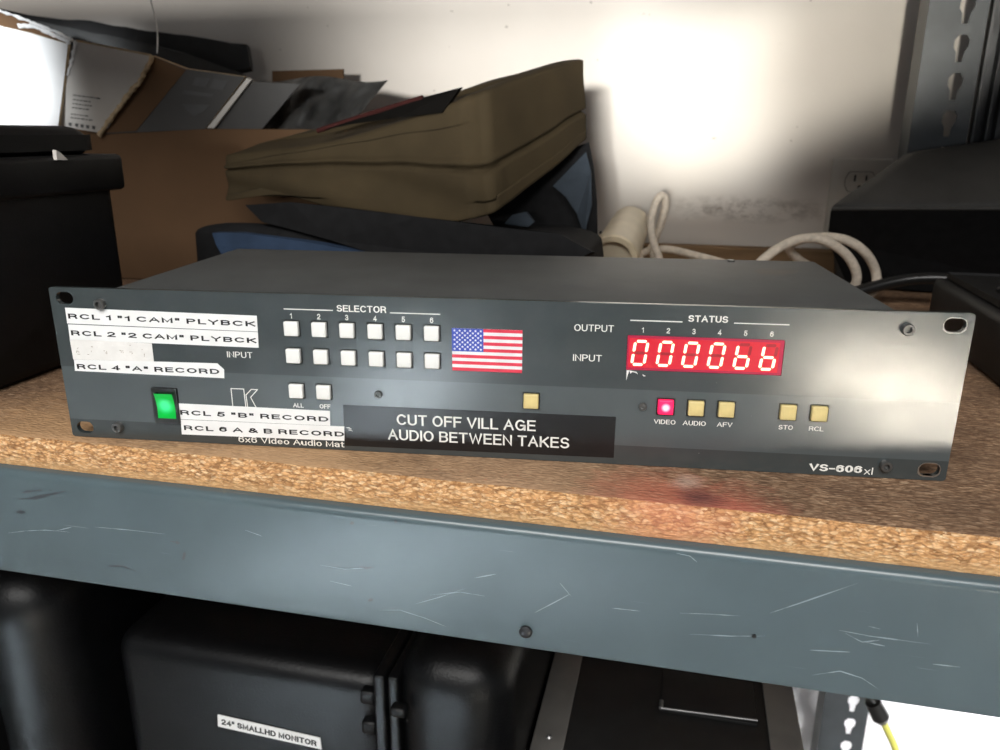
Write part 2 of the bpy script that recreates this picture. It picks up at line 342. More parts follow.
def text_mesh(s, w=None, h=None, bold=0.):
    """lettering in the XZ plane, centred, w and h in mm; strokes keep their weight when the text is stretched"""
    sw = .125+bold*3.2; gap = .26+bold*2; x = 0; polys = []
    for ch in s:
        if ch == ' ': x += .36; continue
        gw, st = GL[ch]
        for p in st: polys.append([(x+a, b) for a, b in p])
        x += gw+gap
    tw = x-gap+sw
    kz = h/(1+sw); kx = (w/tw) if w else kz
    tz_ = sw*kz; tx = sw*min(kx, kz*1.7)             # stroke weights across and along, mm
    if w and kx > kz*1.3: tz_ *= .85
    kx = (w-tx)/(x-gap) if w and x-gap > .01 else kx; kz = (h-tz_)
    bm = bmesh.new()
    for p in polys:
        P = [Vector((a*kx, b*kz)) for a, b in p]; n = len(P); closed = (P[0]-P[-1]).length < 1e-4 and n > 4
        L, Rr = [], []
        for i in range(n):
            d0 = (P[i]-P[i-1]) if i else ((P[-1]-P[-2]) if closed else P[1]-P[0])
            d1 = (P[i+1]-P[i]) if i < n-1 else ((P[1]-P[0]) if closed else P[-1]-P[-2])
            n0 = Vector((-d0.y, d0.x)).normalized(); n1 = Vector((-d1.y, d1.x)).normalized(); mm = (n0+n1)
            mm = mm.normalized() if mm.length > 1e-3 else n1
            k = 1/max(.5, mm.dot(n1)); off = Vector((mm.x*tx/2, mm.y*tz_/2))*k
            q = P[i].copy()
            if not closed and i in (0, n-1) and n >= 2:      # extend free ends by half a stroke
                d = (P[0]-P[1]).normalized() if i == 0 else (P[-1]-P[-2]).normalized()
                q = q+Vector((d.x*tx*.5, d.y*tz_*.5))
            L.append(bm.verts.new(((q+off).x, 0, (q+off).y))); Rr.append(bm.verts.new(((q-off).x, 0, (q-off).y)))
        for i in range(n-1):
            try: bm.faces.new((L[i], L[i+1], Rr[i+1], Rr[i]))
            except ValueError: pass
    cx0 = (x-gap)*kx/2
    for v in bm.verts: v.co = Vector(((v.co.x-cx0)*.001, 0, (v.co.z-kz/2)*.001))
    for f in bm.faces:
        f.normal_update()
        if f.normal.y > 0: f.normal_flip()
    me = bpy.data.meshes.new('t'); bm.to_mesh(me); bm.free(); return me
def lettering(s, cx, cz, w, h, parent, y=-.15, bold=0., mt=None, rot=0., name='lettering', label=None):
    me = text_mesh(s, w, h, bold)
    if rot: me.transform(Matrix.Rotation(-rot, 4, 'Y'))
    return obj(name, me, mt or M['ink'], parent, (cx*.001, y*.001, cz*.001), label=label)

# ------------------------------------------------------------------ the setting
fb = bmesh.new(); box(fb, (-5, -7, -.1), (5, .72, 0)); struct(obj('floor', fb, M['concrete']))
WY = .70
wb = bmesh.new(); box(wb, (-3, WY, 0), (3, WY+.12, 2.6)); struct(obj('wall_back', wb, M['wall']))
tb = bmesh.new(); box(tb, (-1.2, WY-.030, Z0+.0005), (.78, WY-.0005, Z0+.030), .002); struct(obj('trim_1', tb, M['timber'], smooth=True))['label'] = 'brown wooden batten along the wall behind the shelf'

# ------------------------------------------------------------------ the storage rack
rack = tag(empty('storage_rack', (0, -.036, 0)), 'steel storage rack with a grey-blue front beam and a worn chipboard shelf', 'rack')
rack_loc = Vector((0, -.036, 0))
def R(p): return Vector(p)-rack_loc
BT = .0175
bm = bmesh.new()                      # chipboard deck, its front edge slightly worn
nx = 260
rows = []
for i in range(nx+1):
    x = -1.2+2.0*i/nx
    w = noise.noise(Vector((x*28, 3.1, 0)))*.0012 + noise.noise(Vector((x*110, 7, 0)))*.0007
    w2 = noise.noise(Vector((x*40, 9.4, 0)))*.0009
    prof = [(.700, 0), (.20, 0), (.012+w, 0), (.004+w, -.0004), (.0012+w*.7, -.0022-abs(w)*.6), (w2*.4, -.006), (w2*.5, -.0125), (w2*.3+.0002, -BT), (.700, -BT)]
    rows.append([bm.verts.new((x, y, Z0+z)) for y, z in prof])
for a, b in zip(rows, rows[1:]):
    for j in range(len(a)):
        k2 = (j+1) % len(a); f = bm.faces.new((a[j], b[j], b[k2], a[k2])); f.material_index = 1 if 3 <= j <= 6 else 0
bm.faces.new(rows[0]); bm.faces.new(rows[-1][::-1])
for v in bm.verts: v.co.z -= Z0
o = obj('shelf_board', bm, None, rack, (0, 0, Z0), label='brown chipboard shelf with a bare pale front edge', mats=[M['board_top'], M['board_edge']], smooth=True)
# front beam: rolled steel, rounded upper lip
prof = [(.030, -BT), (.004, -BT), (-.0024, -.0177), (-.0044, -.0184), (-.0056, -.0197), (-.0062, -.0218), (-.0062, -.0230), (-.0062, -.0840), (-.0056, -.0868), (-.0030, -.0882), (.012, -.0882), (.012, -.0862), (-.0035, -.0862), (-.0042, -.083), (-.0042, -.029), (-.003, -.023), (.001, -.0200), (.030, -.0196)]
bm = bmesh.new(); n = len(prof); A, B = [[bm.verts.new((x, y, z)) for y, z in prof] for x in (-1.2, .8)]
for j in range(n): bm.faces.new((A[j], B[j], B[(j+1) % n], A[(j+1) % n]))
bm.faces.new(A); bm.faces.new(B[::-1])
beam = obj('front_beam', bm, M['beam'], rack, (0, 0, Z0), label='grey-blue scratched steel beam', smooth=True)
FY = -.036-.0062                      # world y of the beam's outer face
def beam_at(x, y):
    p = atY(x, y, FY); return p.x, p.z-Z0
bx, bz = beam_at(526, 631)
bm = bmesh.new(); cyl(bm, (bx, -.0063, bz), (bx, -.0078, bz), .0034); cyl(bm, (bx, -.0078, bz), (bx, -.0088, bz), .0034, .0018)
obj('bolt', bm, M['bolt'], beam, smooth=True, label='black rivet head near the lower edge')
bx, bz = beam_at(754, 636); bm = bmesh.new(); cyl(bm, (bx, -.00615, bz), (bx, -.0066, bz), .0011, seg=12); obj('rivet', bm, M['bolt'], beam, smooth=True)
SC = [[(20, 531), (45, 530), (70, 532)], [(8, 533), (25, 531)], [(55, 531), (72, 527)], [(95, 527), (130, 530), (165, 534)], [(415, 604), (440, 597), (466, 588)], [(378, 610), (400, 610), (425, 618), (447, 627)], [(430, 595), (460, 592), (485, 596)],
      [(534, 613), (555, 602), (570, 594)], [(770, 613), (800, 603), (858, 583)], [(680, 613), (710, 614), (740, 616)], [(612, 608), (640, 611)], [(838, 630), (870, 636), (900, 640), (930, 644)], [(845, 633), (862, 642), (880, 640)],
      [(812, 675), (840, 671), (862, 678), (880, 690)], [(917, 623), (918, 637)], [(868, 626), (880, 629)], [(320, 565), (345, 569), (365, 568)], [(330, 581), (352, 586)], [(690, 634), (730, 636), (765, 636)], [(676, 553), (690, 556), (697, 562)],
      [(865, 642), (885, 646)], [(933, 664), (960, 667)], [(245, 530), (262, 536)], [(810, 650), (850, 652)], [(560, 583), (571, 596)], [(474, 578), (496, 574)]]
def strokes(bm, lines, w):
    for ln in lines:
        P = [Vector((a, -.00628, b)) for a, b in (beam_at(*q) for q in ln)]
        Q = []
        for i in range(len(P)-1):
            for t in range(4): Q.append(P[i].lerp(P[i+1], t/4))
        Q.append(P[-1]); prev = None
        for i, q in enumerate(Q):
            d = (Q[min(i+1, len(Q)-1)]-Q[max(i-1, 0)]).normalized(); nn = Vector((-d.z, 0, d.x))
            ww = w*(.25+random.random())*math.sin(math.pi*(i+.35)/(len(Q)-.3))*.5
            a, b = bm.verts.new(q+nn*ww), bm.verts.new(q-nn*ww)
            if prev: bm.faces.new((prev[0], a, b, prev[1]))
            prev = (a, b)
for ln in SC:
    bm = bmesh.new(); strokes(bm, [ln], .0006); obj('scratch', bm, M['scratch'], beam, label='pale scratch in the paint')
for ln in ([[(18, 499), (35, 498), (52, 494), (66, 491)], [(21, 493), (32, 491), (42, 490)], [(16, 512), (26, 512)], [(170, 541), (180, 543)], [(185, 552), (183, 560)], [(358, 566), (366, 568), (374, 567)], [(368, 601), (373, 599)], [(108, 566), (122, 566), (136, 571)], [(350, 524), (354, 522)], [(394, 521), (398, 522)]]):
    bm = bmesh.new(); strokes(bm, [ln], .0022); obj('scuff', bm, M['scuff'], beam, label='dark scuff in the paint')

# slotted posts
def post(name, x0, x1, y, par, z0=0., z1=1.9, fl=.040, keyholes=True, label=None):
    """angle post: one flange facing the aisle (x0..x1) with keyhole slots, one running back"""
    w = (x1-x0)*1000; cx = (x0+x1)*500; bm = bmesh.new(); per = .038; z = z0
    while z < z1-1e-6:
        ze = min(z+per, z1)
        loops = [[(x0*1000, z*1000), (x1*1000, z*1000), (x1*1000, ze*1000), (x0*1000, ze*1000)]]
        if keyholes and ze-z > .037:
            for k in (.14,):
                c = cx+w*k; m_ = (z+.020)*1000
                loops.append([(c-3, m_-15), (c+3, m_-15), (c+4, m_-5), (c+7, m_), (c+7.5, m_+7), (c+4, m_+12), (c-3, m_+12), (c-7, m_+7), (c-7, m_), (c-4, m_-5)])
        me = plate(loops, 0, 2); bm.from_mesh(me); bpy.data.meshes.remove(me); z = ze
    bmesh.ops.remove_doubles(bm, verts=list(bm.verts), dist=1e-5)
    box(bm, (x0, .002, z0), (x0+.002, fl, z1))
    box(bm, (x1-.002, .002, z0), (x1, fl*.6, z1))
    p = obj(name, bm, M['post'], par, label=label); p.location = (0, y, 0); return p
x0 = atY(930, 0, .60).x
po = post('post', x0, x0+.058, .60+.036, rack, label='dark slotted rear upright')
bm = bmesh.new(); box(bm, (-1.2, 0, Z0+.400), (.8, .60, Z0+.4175)); ob = obj('upper_shelf_board', bm, M['board_top'], rack)
bm = bmesh.new(); box(bm, (-1.2, 0, .300), (.215, .60, .318)); obj('lower_shelf_board', bm, M['board_top'], rack)
sb = tag(empty('steel_channel', (atY(985, 0, .612).x+.014, .61, Z0+.0005)), 'dark steel channel with worn vertical ribs standing behind the charcoal soft case', 'channel')
for nm, xa, xb, ya, yb in (('web', -.006, .075, .006, .009), ('rib', -.007, -.003, -.004, .006), ('rib', .006, .0085, -.006, .006), ('rib', .016, .019, -.005, .006), ('rib', .030, .034, -.006, .006), ('rib', .052, .056, -.006, .006)):
    o = obj(nm, box(bmesh.new(), (xa, ya, 0), (xb, yb, .385), .0006, 1), M['worn_post'], sb, smooth=True)

# ------------------------------------------------------------------ the rack-mount switcher
U = tag(empty('video_switcher', (0, 0, Z0+.0003), YAW), 'dark grey rack-mount video switcher with taped labels, lit red display and green power switch', 'switcher')
W2 = 241.3; H = 88.1
BT_ROWS = [(x, z) for z in (69.3, 54.1) for x in (-103.0, -87.6, -72.2, -56.8, -41.5, -26.3)]
LOW = [(-102.9, 34, 'white_cap'), (-87.3, 34, 'white_cap'), (26.8, 34, 'yellow_cap'), (97.3, 34, 'lit_video'), (112.8, 34, 'yellow_cap'), (128.2, 34, 'yellow_cap'), (159.1, 34, 'yellow_cap'), (174.5, 34, 'yellow_cap')]
loops = [rrect(0, H/2, 2*W2, H, 1.8)]
for sx in (-1, 1):
    for z in (H/2-38.1, H/2+38.1): loops.append(rrect(sx*232.6, z, 10.2, 6.9, 3.4, 6))
for x, z in BT_ROWS: loops.append(rrect(x, z, 9.6, 9.4, .6, 3))
for x, z, c in LOW: loops.append(rrect(x, z, 9.6, 9.4, .6, 3))
loops.append(rrect(-180.6, 21.8, 15.4, 21.4, .6, 3))
loops.append(rrect(114.8, 62.5, 78.2, 18.6, .6, 3))
me = plate(loops, 0, 3.0)
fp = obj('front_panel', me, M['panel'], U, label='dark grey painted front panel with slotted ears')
bv = fp.modifiers.new('edge', 'BEVEL'); bv.width = .0006; bv.segments = 2; bv.limit_method = 'ANGLE'; bv.angle_limit = math.radians(60)
for sx in (1,):                        # paint worn from the slots of the right ear
    for z in (H/2-38.1, H/2+38.1):
        n = 26; lp = rrect(sx*232.6, z, 10.2, 6.9, 3.4, 6)
        bm = bmesh.new(); cx, cz = sx*232.6, z
        prev = None; N = len(lp)
        for i in range(N+1):
            x, zz = lp[i % N]; wob = .35+.55*abs(noise.noise(Vector((i*.45, z, sx*3))))+(.35 if zz < cz-1 else 0)
            d = Vector((x-cx, zz-cz)).normalized()
            a = bm.verts.new((x*.001, -.00008, zz*.001)); b = bm.verts.new(((x+d.x*wob)*.001, -.00008, (zz+d.y*wob)*.001))
            ia = bm.verts.new((x*.00100, .0029, zz*.001))
            if prev: bm.faces.new((prev[0], a, b, prev[1])); bm.faces.new((prev[0], a, ia, prev[2]))
            prev = (a, b, ia)
        obj('worn_slot_edge', bm, M['bare_metal'], fp, label='bare metal rim of a rack slot')
bm = bmesh.new(); box(bm, (-.207, .0032, .0012), (.207, .164, .0872), .0009); 
ch = obj('chassis_cover', bm, M['cover'], U, label='dark grey steel cover', smooth=True)
bm = bmesh.new(); cyl(bm, (.150, .155, .0872), (.150, .155, .0884), .0026, seg=16); obj('cover_screw', bm, M['screw'], ch, smooth=True)
# scuff and glue mark on the cover
bm = bmesh.new()
pts = [atZ(x, y, .0876) for x, y in ((752, 271), (762, 268.5), (780, 269.5), (800, 270), (796, 273), (778, 275.5), (760, 274))]
inv = Matrix.Rotation(-YAW, 4, 'Z')
bm.faces.new([bm.verts.new(inv @ Vector((p.x, p.y, .08726))) for p in pts])
obj('glue_mark', bm, mat('glue_residue', (.040, .034, .028), .5), ch, label='dried brown glue mark')
def button(x, z, mt, name='push_button', label=None, cap=8.0):
    bm = bmesh.new(); box(bm, (-cap*.0005, -.0022, -cap*.0005), (cap*.0005, .0030, cap*.0005), .0007, 3)
    b = obj(name, bm, M[mt], U, (x*.001, 0, z*.001), smooth=True, label=label)
    bm = bmesh.new()
    for a in ((-4.7, -4.65, -4.15, 4.65), (4.15, -4.65, 4.7, 4.65), (-4.7, -4.65, 4.7, -4.15), (-4.7, 4.15, 4.7, 4.65)): box(bm, (a[0]*.001, -.00025, a[1]*.001), (a[2]*.001, .003, a[3]*.001))
    obj('button_bezel', bm, M['bezel'], b)
for x, z in BT_ROWS: button(x, z, 'white_cap', 'selector_button', None)
LBL = ['white square ALL button', 'white square OFF button', 'yellowed square button above the black label', 'lit magenta VIDEO button', 'yellowed AUDIO button', 'yellowed AFV button', 'yellowed STO button', 'yellowed RCL button']
for (x, z, c), lb in zip(LOW, LBL): button(x, z, c, 'push_button', lb)
for x, z in ((-211.4, 79.6), (-211.4, 7.5), (210.6, 79.6), (210.6, 7.3), (-56.6, 34.0), (85.5, 33.7)):
    big = abs(x) > 200; r = .0030 if big else .0021; hh = .0030 if big else .0016
    bm = bmesh.new(); seg = 24                # socket-head screw with a recessed hexagon
    rings = [(r, 0), (r, -hh*.8), (r*.88, -hh), (r*.50, -hh), (r*.48, -hh*.35)]
    V = [[bm.verts.new((q*math.cos(2*math.pi*i/seg), yy, q*math.sin(2*math.pi*i/seg))) for i in range(seg)] for q, yy in rings]
    for a, b in zip(V, V[1:]):
        for i in range(seg): bm.faces.new((a[i], a[(i+1) % seg], b[(i+1) % seg], b[i]))
    bm.faces.new(V[-1])
    obj('panel_screw', bm, M['screw'], U, (x*.001, -.0001, z*.001), smooth=True)
# power switch
ps = obj('power_switch', plate([rrect(0, 0, 15.2, 21.2, .8, 3), rrect(.4, .3, 11.0, 15.4, .4, 3)], -1.4, 2), M['bezel'], U, (-.1806, 0, .0218), label='black rocker switch frame')
bm = bmesh.new()
nz = 12
g = [[bm.verts.new((.0004+(-.0054+.0108*i/6), -.0009-.0019*((j/nz-.45)**2)*2.2-.0012*(j/nz), .0003-.0076+.0152*j/nz)) for j in range(nz+1)] for i in range(7)]
for i in range(6):
    for j in range(nz): bm.faces.new((g[i][j], g[i+1][j], g[i+1][j+1], g[i][j+1]))
bmesh.ops.solidify(bm, geom=list(bm.faces), thickness=-.001)
obj('rocker', bm, M['lit_green'], ps, label='glowing green rocker', smooth=True)
# display
dp = obj('display', plate([rrect(114.8, 62.5, 77.6, 18.0, .5, 3)], .3, 2.4), M['led_bg'], U, label='glowing red six-digit display window')
bm = bmesh.new()
for a in ((76.0, 53.4, 153.6, 54.5), (76.0, 70.4, 153.6, 71.6), (151.8, 54.5, 153.6, 70.4), (76.0, 54.5, 76.8, 70.4)): box(bm, (a[0]*.001, .0001, a[1]*.001), (a[2]*.001, .0008, a[3]*.001))
obj('display_edge', bm, M['led_dark'], dp, label='dim magenta edge of the display')
SEG = {'a': ((0, 2), (1, 2)), 'b': ((1, 2), (1, 1)), 'c': ((1, 1), (1, 0)), 'd': ((0, 0), (1, 0)), 'e': ((0, 1), (0, 0)), 'f': ((0, 2), (0, 1)), 'g': ((0, 1), (1, 1))}
def digit(x, z, on):
    w, h, t = 6.3, 6.2, .72
    def mesh(keys, y):
        bm = bmesh.new()
        for kx in keys:
            (a0, a1), (b0, b1) = SEG[kx]
            p = Vector((a0*w, a1*h)); q = Vector((b0*w, b1*h)); d = (q-p).normalized(); nn = Vector((-d.y, d.x))
            p += d*.55; q -= d*.55
            pl = [p, p+d*t*.7+nn*t, q-d*t*.7+nn*t, q, q-d*t*.7-nn*t, p+d*t*.7-nn*t]
            f = bm.faces.new([bm.verts.new(((v.x-w/2+(v.y-h)*.115)*.001, y, (v.y-h)*.001)) for v in pl])
        r = bmesh.ops.extrude_face_region(bm, geom=list(bm.faces))
        for v in [e for e in r['geom'] if isinstance(e, bmesh.types.BMVert)]: v.co.y -= .00012
        return bm
    obj('digit', mesh(on, .0002), M['led_seg'], dp, (x*.001, 0, z*.001), label='bright lit digit')
    off = [k for k in 'abcdefg' if k not in on]
    if off: obj('unlit_segments', mesh(off, .0003), M['led_seg_off'], dp, (x*.001, 0, z*.001))
for i, on in enumerate(['abcdef']*4+['cdefg']*2): digit(82.4+12.85*i, 62.5, on)
# chipped paint below the display
bm = bmesh.new()
for P in ([(76.2, 53.0), (77.6, 53.0), (76.9, 50.5), (76.3, 47.6)], [(77.6, 53.0), (81.2, 52.4), (82.2, 51.0), (81.0, 51.8), (79.2, 52.2), (78.2, 51.2)], [(84.4, 51.2), (85.3, 50.7), (86.2, 50.4), (85.2, 50.0), (84.6, 50.5)]):
    bm.faces.new([bm.verts.new((a*.001, -.00006, b*.001)) for a, b in P])
obj('paint_chip', bm, M['tape_worn'], fp, label='pale chips under the left end of the display')
# silk-screened captions and marks
def rule(x0, x1, z, t=.55):
    bm = bmesh.new(); box(bm, (x0*.001, -.00008, (z-t/2)*.001), (x1*.001, .0001, (z+t/2)*.001)); return obj('caption_rule', bm, M['ink'], fp)
lettering('SELECTOR', -64.0, 81.2, 27, 3.6, fp, bold=.022, name='caption'); rule(-106.8, -79.6, 79.9); rule(-48.6, -21.6, 79.6)
lettering('STATUS', 115.3, 81.5, 19.6, 3.4, fp, bold=.025, name='caption'); rule(76.7, 102.7, 79.6); rule(128.1, 155.0, 79.8)
for i, x in enumerate((-103.0, -87.6, -72.2, -56.8, -41.5, -26.3)): lettering(str(i+1), x, 76.3, None, 3.0, fp, bold=.02, name='caption')
for i in range(6): lettering(str(i+1), 83.3+12.74*i, 74.8, None, 2.8, fp, bold=.02, name='caption')
lettering('INPUT', -134.0, 53.4, 14.6, 3.4, fp, name='caption', bold=.008); lettering('OUTPUT', 58.5, 74.9, 20.2, 3.6, fp, name='caption', bold=.004); lettering('INPUT', 55.7, 58.9, 14.9, 3.6, fp, name='caption', bold=.004)
for s, x, w in (('ALL', -102.6, 6.0), ('OFF', -87.3, 6.2), ('VIDEO', 97.4, 11.2), ('AUDIO', 112.7, 11.8), ('AFV', 128.2, 7.8), ('STO', 159.0, 7.2), ('RCL', 174.2, 7.2)): lettering(s, x, 25.5, w, 2.5, fp, bold=.016, name='caption')
lettering('VS-606', 186.5, 4.1, 26.5, 3.9, fp, bold=.045, name='model_lettering'); lettering('xl', 203.0, 3.5, 4.2, 4.0, fp, bold=-.004, name='model_lettering')
lettering('6x6 Video Audio Mat', -108.6, 3.4, 62.0, 3.5, fp, bold=.01, name='model_lettering')
def outline(P, w=.5, closed=False):
    bm = bmesh.new()
    Q = list(P)+([P[0]] if closed else [])
    for a, b in zip(Q, Q[1:]):
        a, b = Vector(a), Vector(b); d = (b-a).normalized(); nn = Vector((-d.y, d.x))*w/2; a = a-d*w/2; b = b+d*w/2
        bm.faces.new([bm.verts.new((v.x*.001, -.00010, v.y*.001)) for v in (a+nn, b+nn, b-nn, a-nn)])
    return bm
obj('logo_mark', outline([(-141.0, 21.5), (-141.0, 33.6), (-133.6, 33.6), (-133.3, 21.5)]), M['ink'], fp, label='outlined logo')
obj('logo_mark', outline([(-132.2, 21.5), (-132.6, 30.2), (-129.2, 33.6), (-125.6, 33.6), (-130.0, 28.9), (-126.6, 21.5)]), M['ink'], fp, label='outlined logo')
# label tapes
def tape(quad, text, h, mt='tape_white', ink='ink_black', pad=(1.2, 1.2), y=-.1, bold=.02, dz=0., label=None, extra=None, name='label_tape'):
    pts = quad if extra is None else extra
    bm = bmesh.new(); a = [bm.verts.new((x*.001, -.00005, z*.001)) for x, z in pts]; b = [bm.verts.new((x*.001, -.00022, z*.001)) for x, z in pts]
    n = len(a); bm.faces.new(a); bm.faces.new(b[::-1])
    for i in range(n): bm.faces.new((a[i], a[(i+1) % n], b[(i+1) % n], b[i]))
    t = obj(name, bm, M[mt], U, label=label)
    if text:
        tl, tr, br, bl = quad
        cx = (tl[0]+pad[0]+tr[0]-pad[1]+bl[0]+pad[0]+br[0]-pad[1])/4; cz = sum(q[1] for q in quad)/4+dz
        bold = bold+.048; rot = math.atan2((tr[1]+br[1])-(tl[1]+bl[1]), 2*(tr[0]-tl[0]))
        lettering(text, cx, cz, tr[0]-tl[0]-pad[0]-pad[1], h, t, y=-.26, bold=bold, mt=M[ink], rot=rot)
    return t
tape([(-233.1, 76.8), (-122.2, 75.7), (-122.4, 66.9), (-233.3, 67.8)], 'RCL 1 "1 CAM" PLYBCK', 2.9, label='white label tape reading RCL 1', dz=-.2)
tape([(-232.9, 67.3), (-122.4, 66.6), (-122.7, 57.8), (-233.2, 58.5)], 'RCL 2 "2 CAM" PLYBCK', 2.9, label='white label tape reading RCL 2', dz=-.4)
tape([(-233.3, 58.8), (-184.6, 58.0), (-184.7, 47.6), (-233.1, 46.9)], None, 0, 'tape_worn', label='worn white tape with faded writing')
bm = bmesh.new()                       # what is left of the writing on the worn tape
for (cx, cz), k in (((-229, 53), 5), ((-222, 52.5), 4), ((-214, 53.5), 3), ((-202, 53), 4), ((-196, 54), 3), ((-191, 53), 3)):
    for i in range(k):
        x = cx+random.uniform(-2, 2); z = cz+random.uniform(-3, 3); l = random.uniform(.6, 1.8); a = random.choice((0, 1.57, .8))
        d = Vector((math.cos(a), math.sin(a)))*l/2; nn = Vector((-d.y, d.x)).normalized()*.13
        p = Vector((x, z)); bm.faces.new([bm.verts.new((v.x*.001, -.00026, v.y*.001)) for v in (p+d+nn, p-d+nn, p-d-nn, p+d-nn)])
obj('faded_writing', bm, mat('faded_ink', (.30, .24, .18), .6), [c for c in U.children if c.name.startswith('label_tape')][2])
tape([(-232.7, 46.8), (-144.5, 48.2), (-144.3, 39.5), (-233.2, 40.2)], 'RCL 4 "A" RECORD', 2.9, label='white label tape reading RCL 4 with a clipped corner', extra=[(-232.7, 46.8), (-184.7, 47.6), (-147.5, 48.0), (-143.9, 44.6), (-144.3, 39.5), (-233.2, 40.2)], dz=-.6, pad=(1.2, 2.2))
tape([(-173.0, 23.4), (-84.7, 23.0), (-85.0, 14.3), (-173.2, 13.9)], 'RCL 5 "B" RECORD', 2.9, label='white label tape reading RCL 5', dz=-.6, pad=(.4, 1.0))
tape([(-173.0, 13.6), (-76.9, 14.2), (-77.4, 5.6), (-173.4, 4.6)], 'RCL 6 A & B RECORD', 2.9, label='white label tape reading RCL 6', dz=-.3, pad=(1.6, .2))
bl = tape([(-77.0, 27.0), (71.9, 27.1), (71.8, 3.7), (-77.2, 2.8)], None, 0, 'tape_black', name='label_plate', label='glossy black label plate with white lettering')
lettering('CUT OFF VILL AGE', -8.8, 19.9, 76.4, 6.2, bl, y=-.28, bold=.012); lettering('AUDIO BETWEEN TAKES', -2.2, 10.9, 100, 6.2, bl, y=-.28, bold=.012)
bm = bmesh.new()
for P in ([(-76.2, 13.6), (-74.4, 14.0), (-72.6, 12.9), (-74.6, 13.3)], [(-75.0, 12.4), (-73.4, 12.6), (-72.2, 11.6), (-73.6, 12.0)]): bm.faces.new([bm.verts.new((a*.001, -.00026, b*.001)) for a, b in P])
obj('scratch_mark', bm, M['ink'], bl)
# flag sticker
fx0, fx1, fz0, fz1 = -15.6, 21.7, 49.3, 72.5
bm = bmesh.new(); hs = (fz1-fz0)/13; cw = (fx1-fx0)*.45
def quad(bm, x0, z0, x1, z1, y, mi):
    f = bm.faces.new([bm.verts.new((a*.001, y, b*.001)) for a, b in ((x0, z0), (x1, z0), (x1, z1), (x0, z1))]); f.material_index = mi
box(bm, (fx0*.001, -.00018, fz0*.001), (fx1*.001, -.00005, fz1*.001), mi=1)
for i in range(0, 13, 2): quad(bm, fx0, fz0+i*hs, fx1, fz0+(i+1)*hs, -.00020, 0)
quad(bm, fx0, fz1-7*hs, fx0+cw, fz1, -.00023, 2)
for r in range(9):
    for c in range(6 if r % 2 == 0 else 5):
        sx = fx0+cw*((c+.5)/6 if r % 2 == 0 else (c+1)/6); sz = fz1-7*hs*(r+1)/10
        f = bm.faces.new([bm.verts.new(((sx+(.78 if k % 2 == 0 else .36)*math.sin(math.pi*k/5))*.001, -.00026, (sz+(.78 if k % 2 == 0 else .36)*math.cos(math.pi*k/5))*.001)) for k in range(10)]); f.material_index = 1
obj('flag_sticker', bm, None, U, mats=[M['flag_red'], M['flag_white'], M['flag_blue']], label='small stars-and-stripes flag sticker')

# ------------------------------------------------------------------ soft shapes
def hexa(name, c8, mt, parent=None, n=(18, 12, 14), rad=.16, wob=.004, wsc=9., label=None, loc=None, fold=None, seed=0, zmin=None):
    """soft box: c8 = corners [x0y0z0, x1y0z0, x1y1z0, x0y1z0, then the same on top], edges rounded, surface rumpled"""
    bm = bmesh.new(); bmesh.ops.create_cube(bm, size=2)
    bmesh.ops.subdivide_edges(bm, edges=list(bm.edges), cuts=max(n), use_grid_fill=True)
    c8 = [Vector(c) for c in c8]; loc = Vector(loc or (0, 0, 0))
    for v in bm.verts:
        p = v.co.copy(); inner = Vector([max(-1+rad, min(1-rad, a)) for a in p]); d = p-inner
        if d.length > 1e-6: p = inner+d.normalized()*rad*(1 if d.length >= rad else d.length/rad)
        u, w, t = [(a+1)/2 for a in p]
        q = Vector()
        for k, c in enumerate(c8):
            a = (u if k % 4 in (1, 2) else 1-u)*(w if k % 4 in (2, 3) else 1-w)*(t if k >= 4 else 1-t); q += c*a
        if fold: q += Vector(fold(u, w, t))
        q += Vector(noise.noise_vector(q*wsc+Vector((seed, 0, 0))))*wob+Vector(noise.noise_vector(q*wsc*3+Vector((seed, 5, 0))))*wob*.35
        if zmin is not None: q.z = max(q.z, zmin+.0004*noise.noise(q*50)+.0004)
        v.co = q-loc
    return obj(name, bm, mt, parent, tuple(loc) if not parent else (0, 0, 0), label=label, smooth='all')

# olive canvas bag
nb, nt = atY(494, 226, .275), atY(482, 88, .29)
lb, lt = atY(224, 204, .335), atY(224, 156, .35)
rb, rt = atY(590, 146, .43), atY(590, 54, .43)
db, dt = lb+(rb-nb)*.5, lt+(rt-nt)*.5; dt.z = lt.z+.015; dt.y = db.y = .398
bagl = Vector((nb.x, nb.y, nb.z))
bag = tag(empty('canvas_bag', tuple(bagl)), 'olive brown canvas box bag lying on a black and blue bag', 'bag')
def olive_fold(u, w, t):
    out = Vector()
    tf = .42+.25*(1-u)
    g = max(0, 1-abs(t-tf)/.028); gv = max(0, 1-abs(u-.955)/.022)
    front = w < .12; right = u > .88
    if front: out += Vector((0, .0065*max(g, gv*.8), 0))-Vector((0, .0035*max(0, 1-abs(t-tf-.05)/.05), 0))
    if right: out += Vector((-.0065*max(0, 1-abs(t-.42)/.028), .003*g, 0))
    if front and t < tf: out += Vector((0, .006*math.sin(u*9+t*5)*math.sin(math.pi*t/tf), 0))
    if t > .8 and w < .5: out += Vector((0, 0, -.012*math.sin(math.pi*min(1, max(0, u)))*(1-w)))
    if t < .15: out += Vector((0, 0, .01*math.sin(u*7)))
    return out
hexa('bag_body', [c-bagl for c in (lb, nb, rb, db, lt, nt, rt, dt)], M['olive'], bag, rad=.10, wob=.004, fold=olive_fold, n=(46, 46, 46))
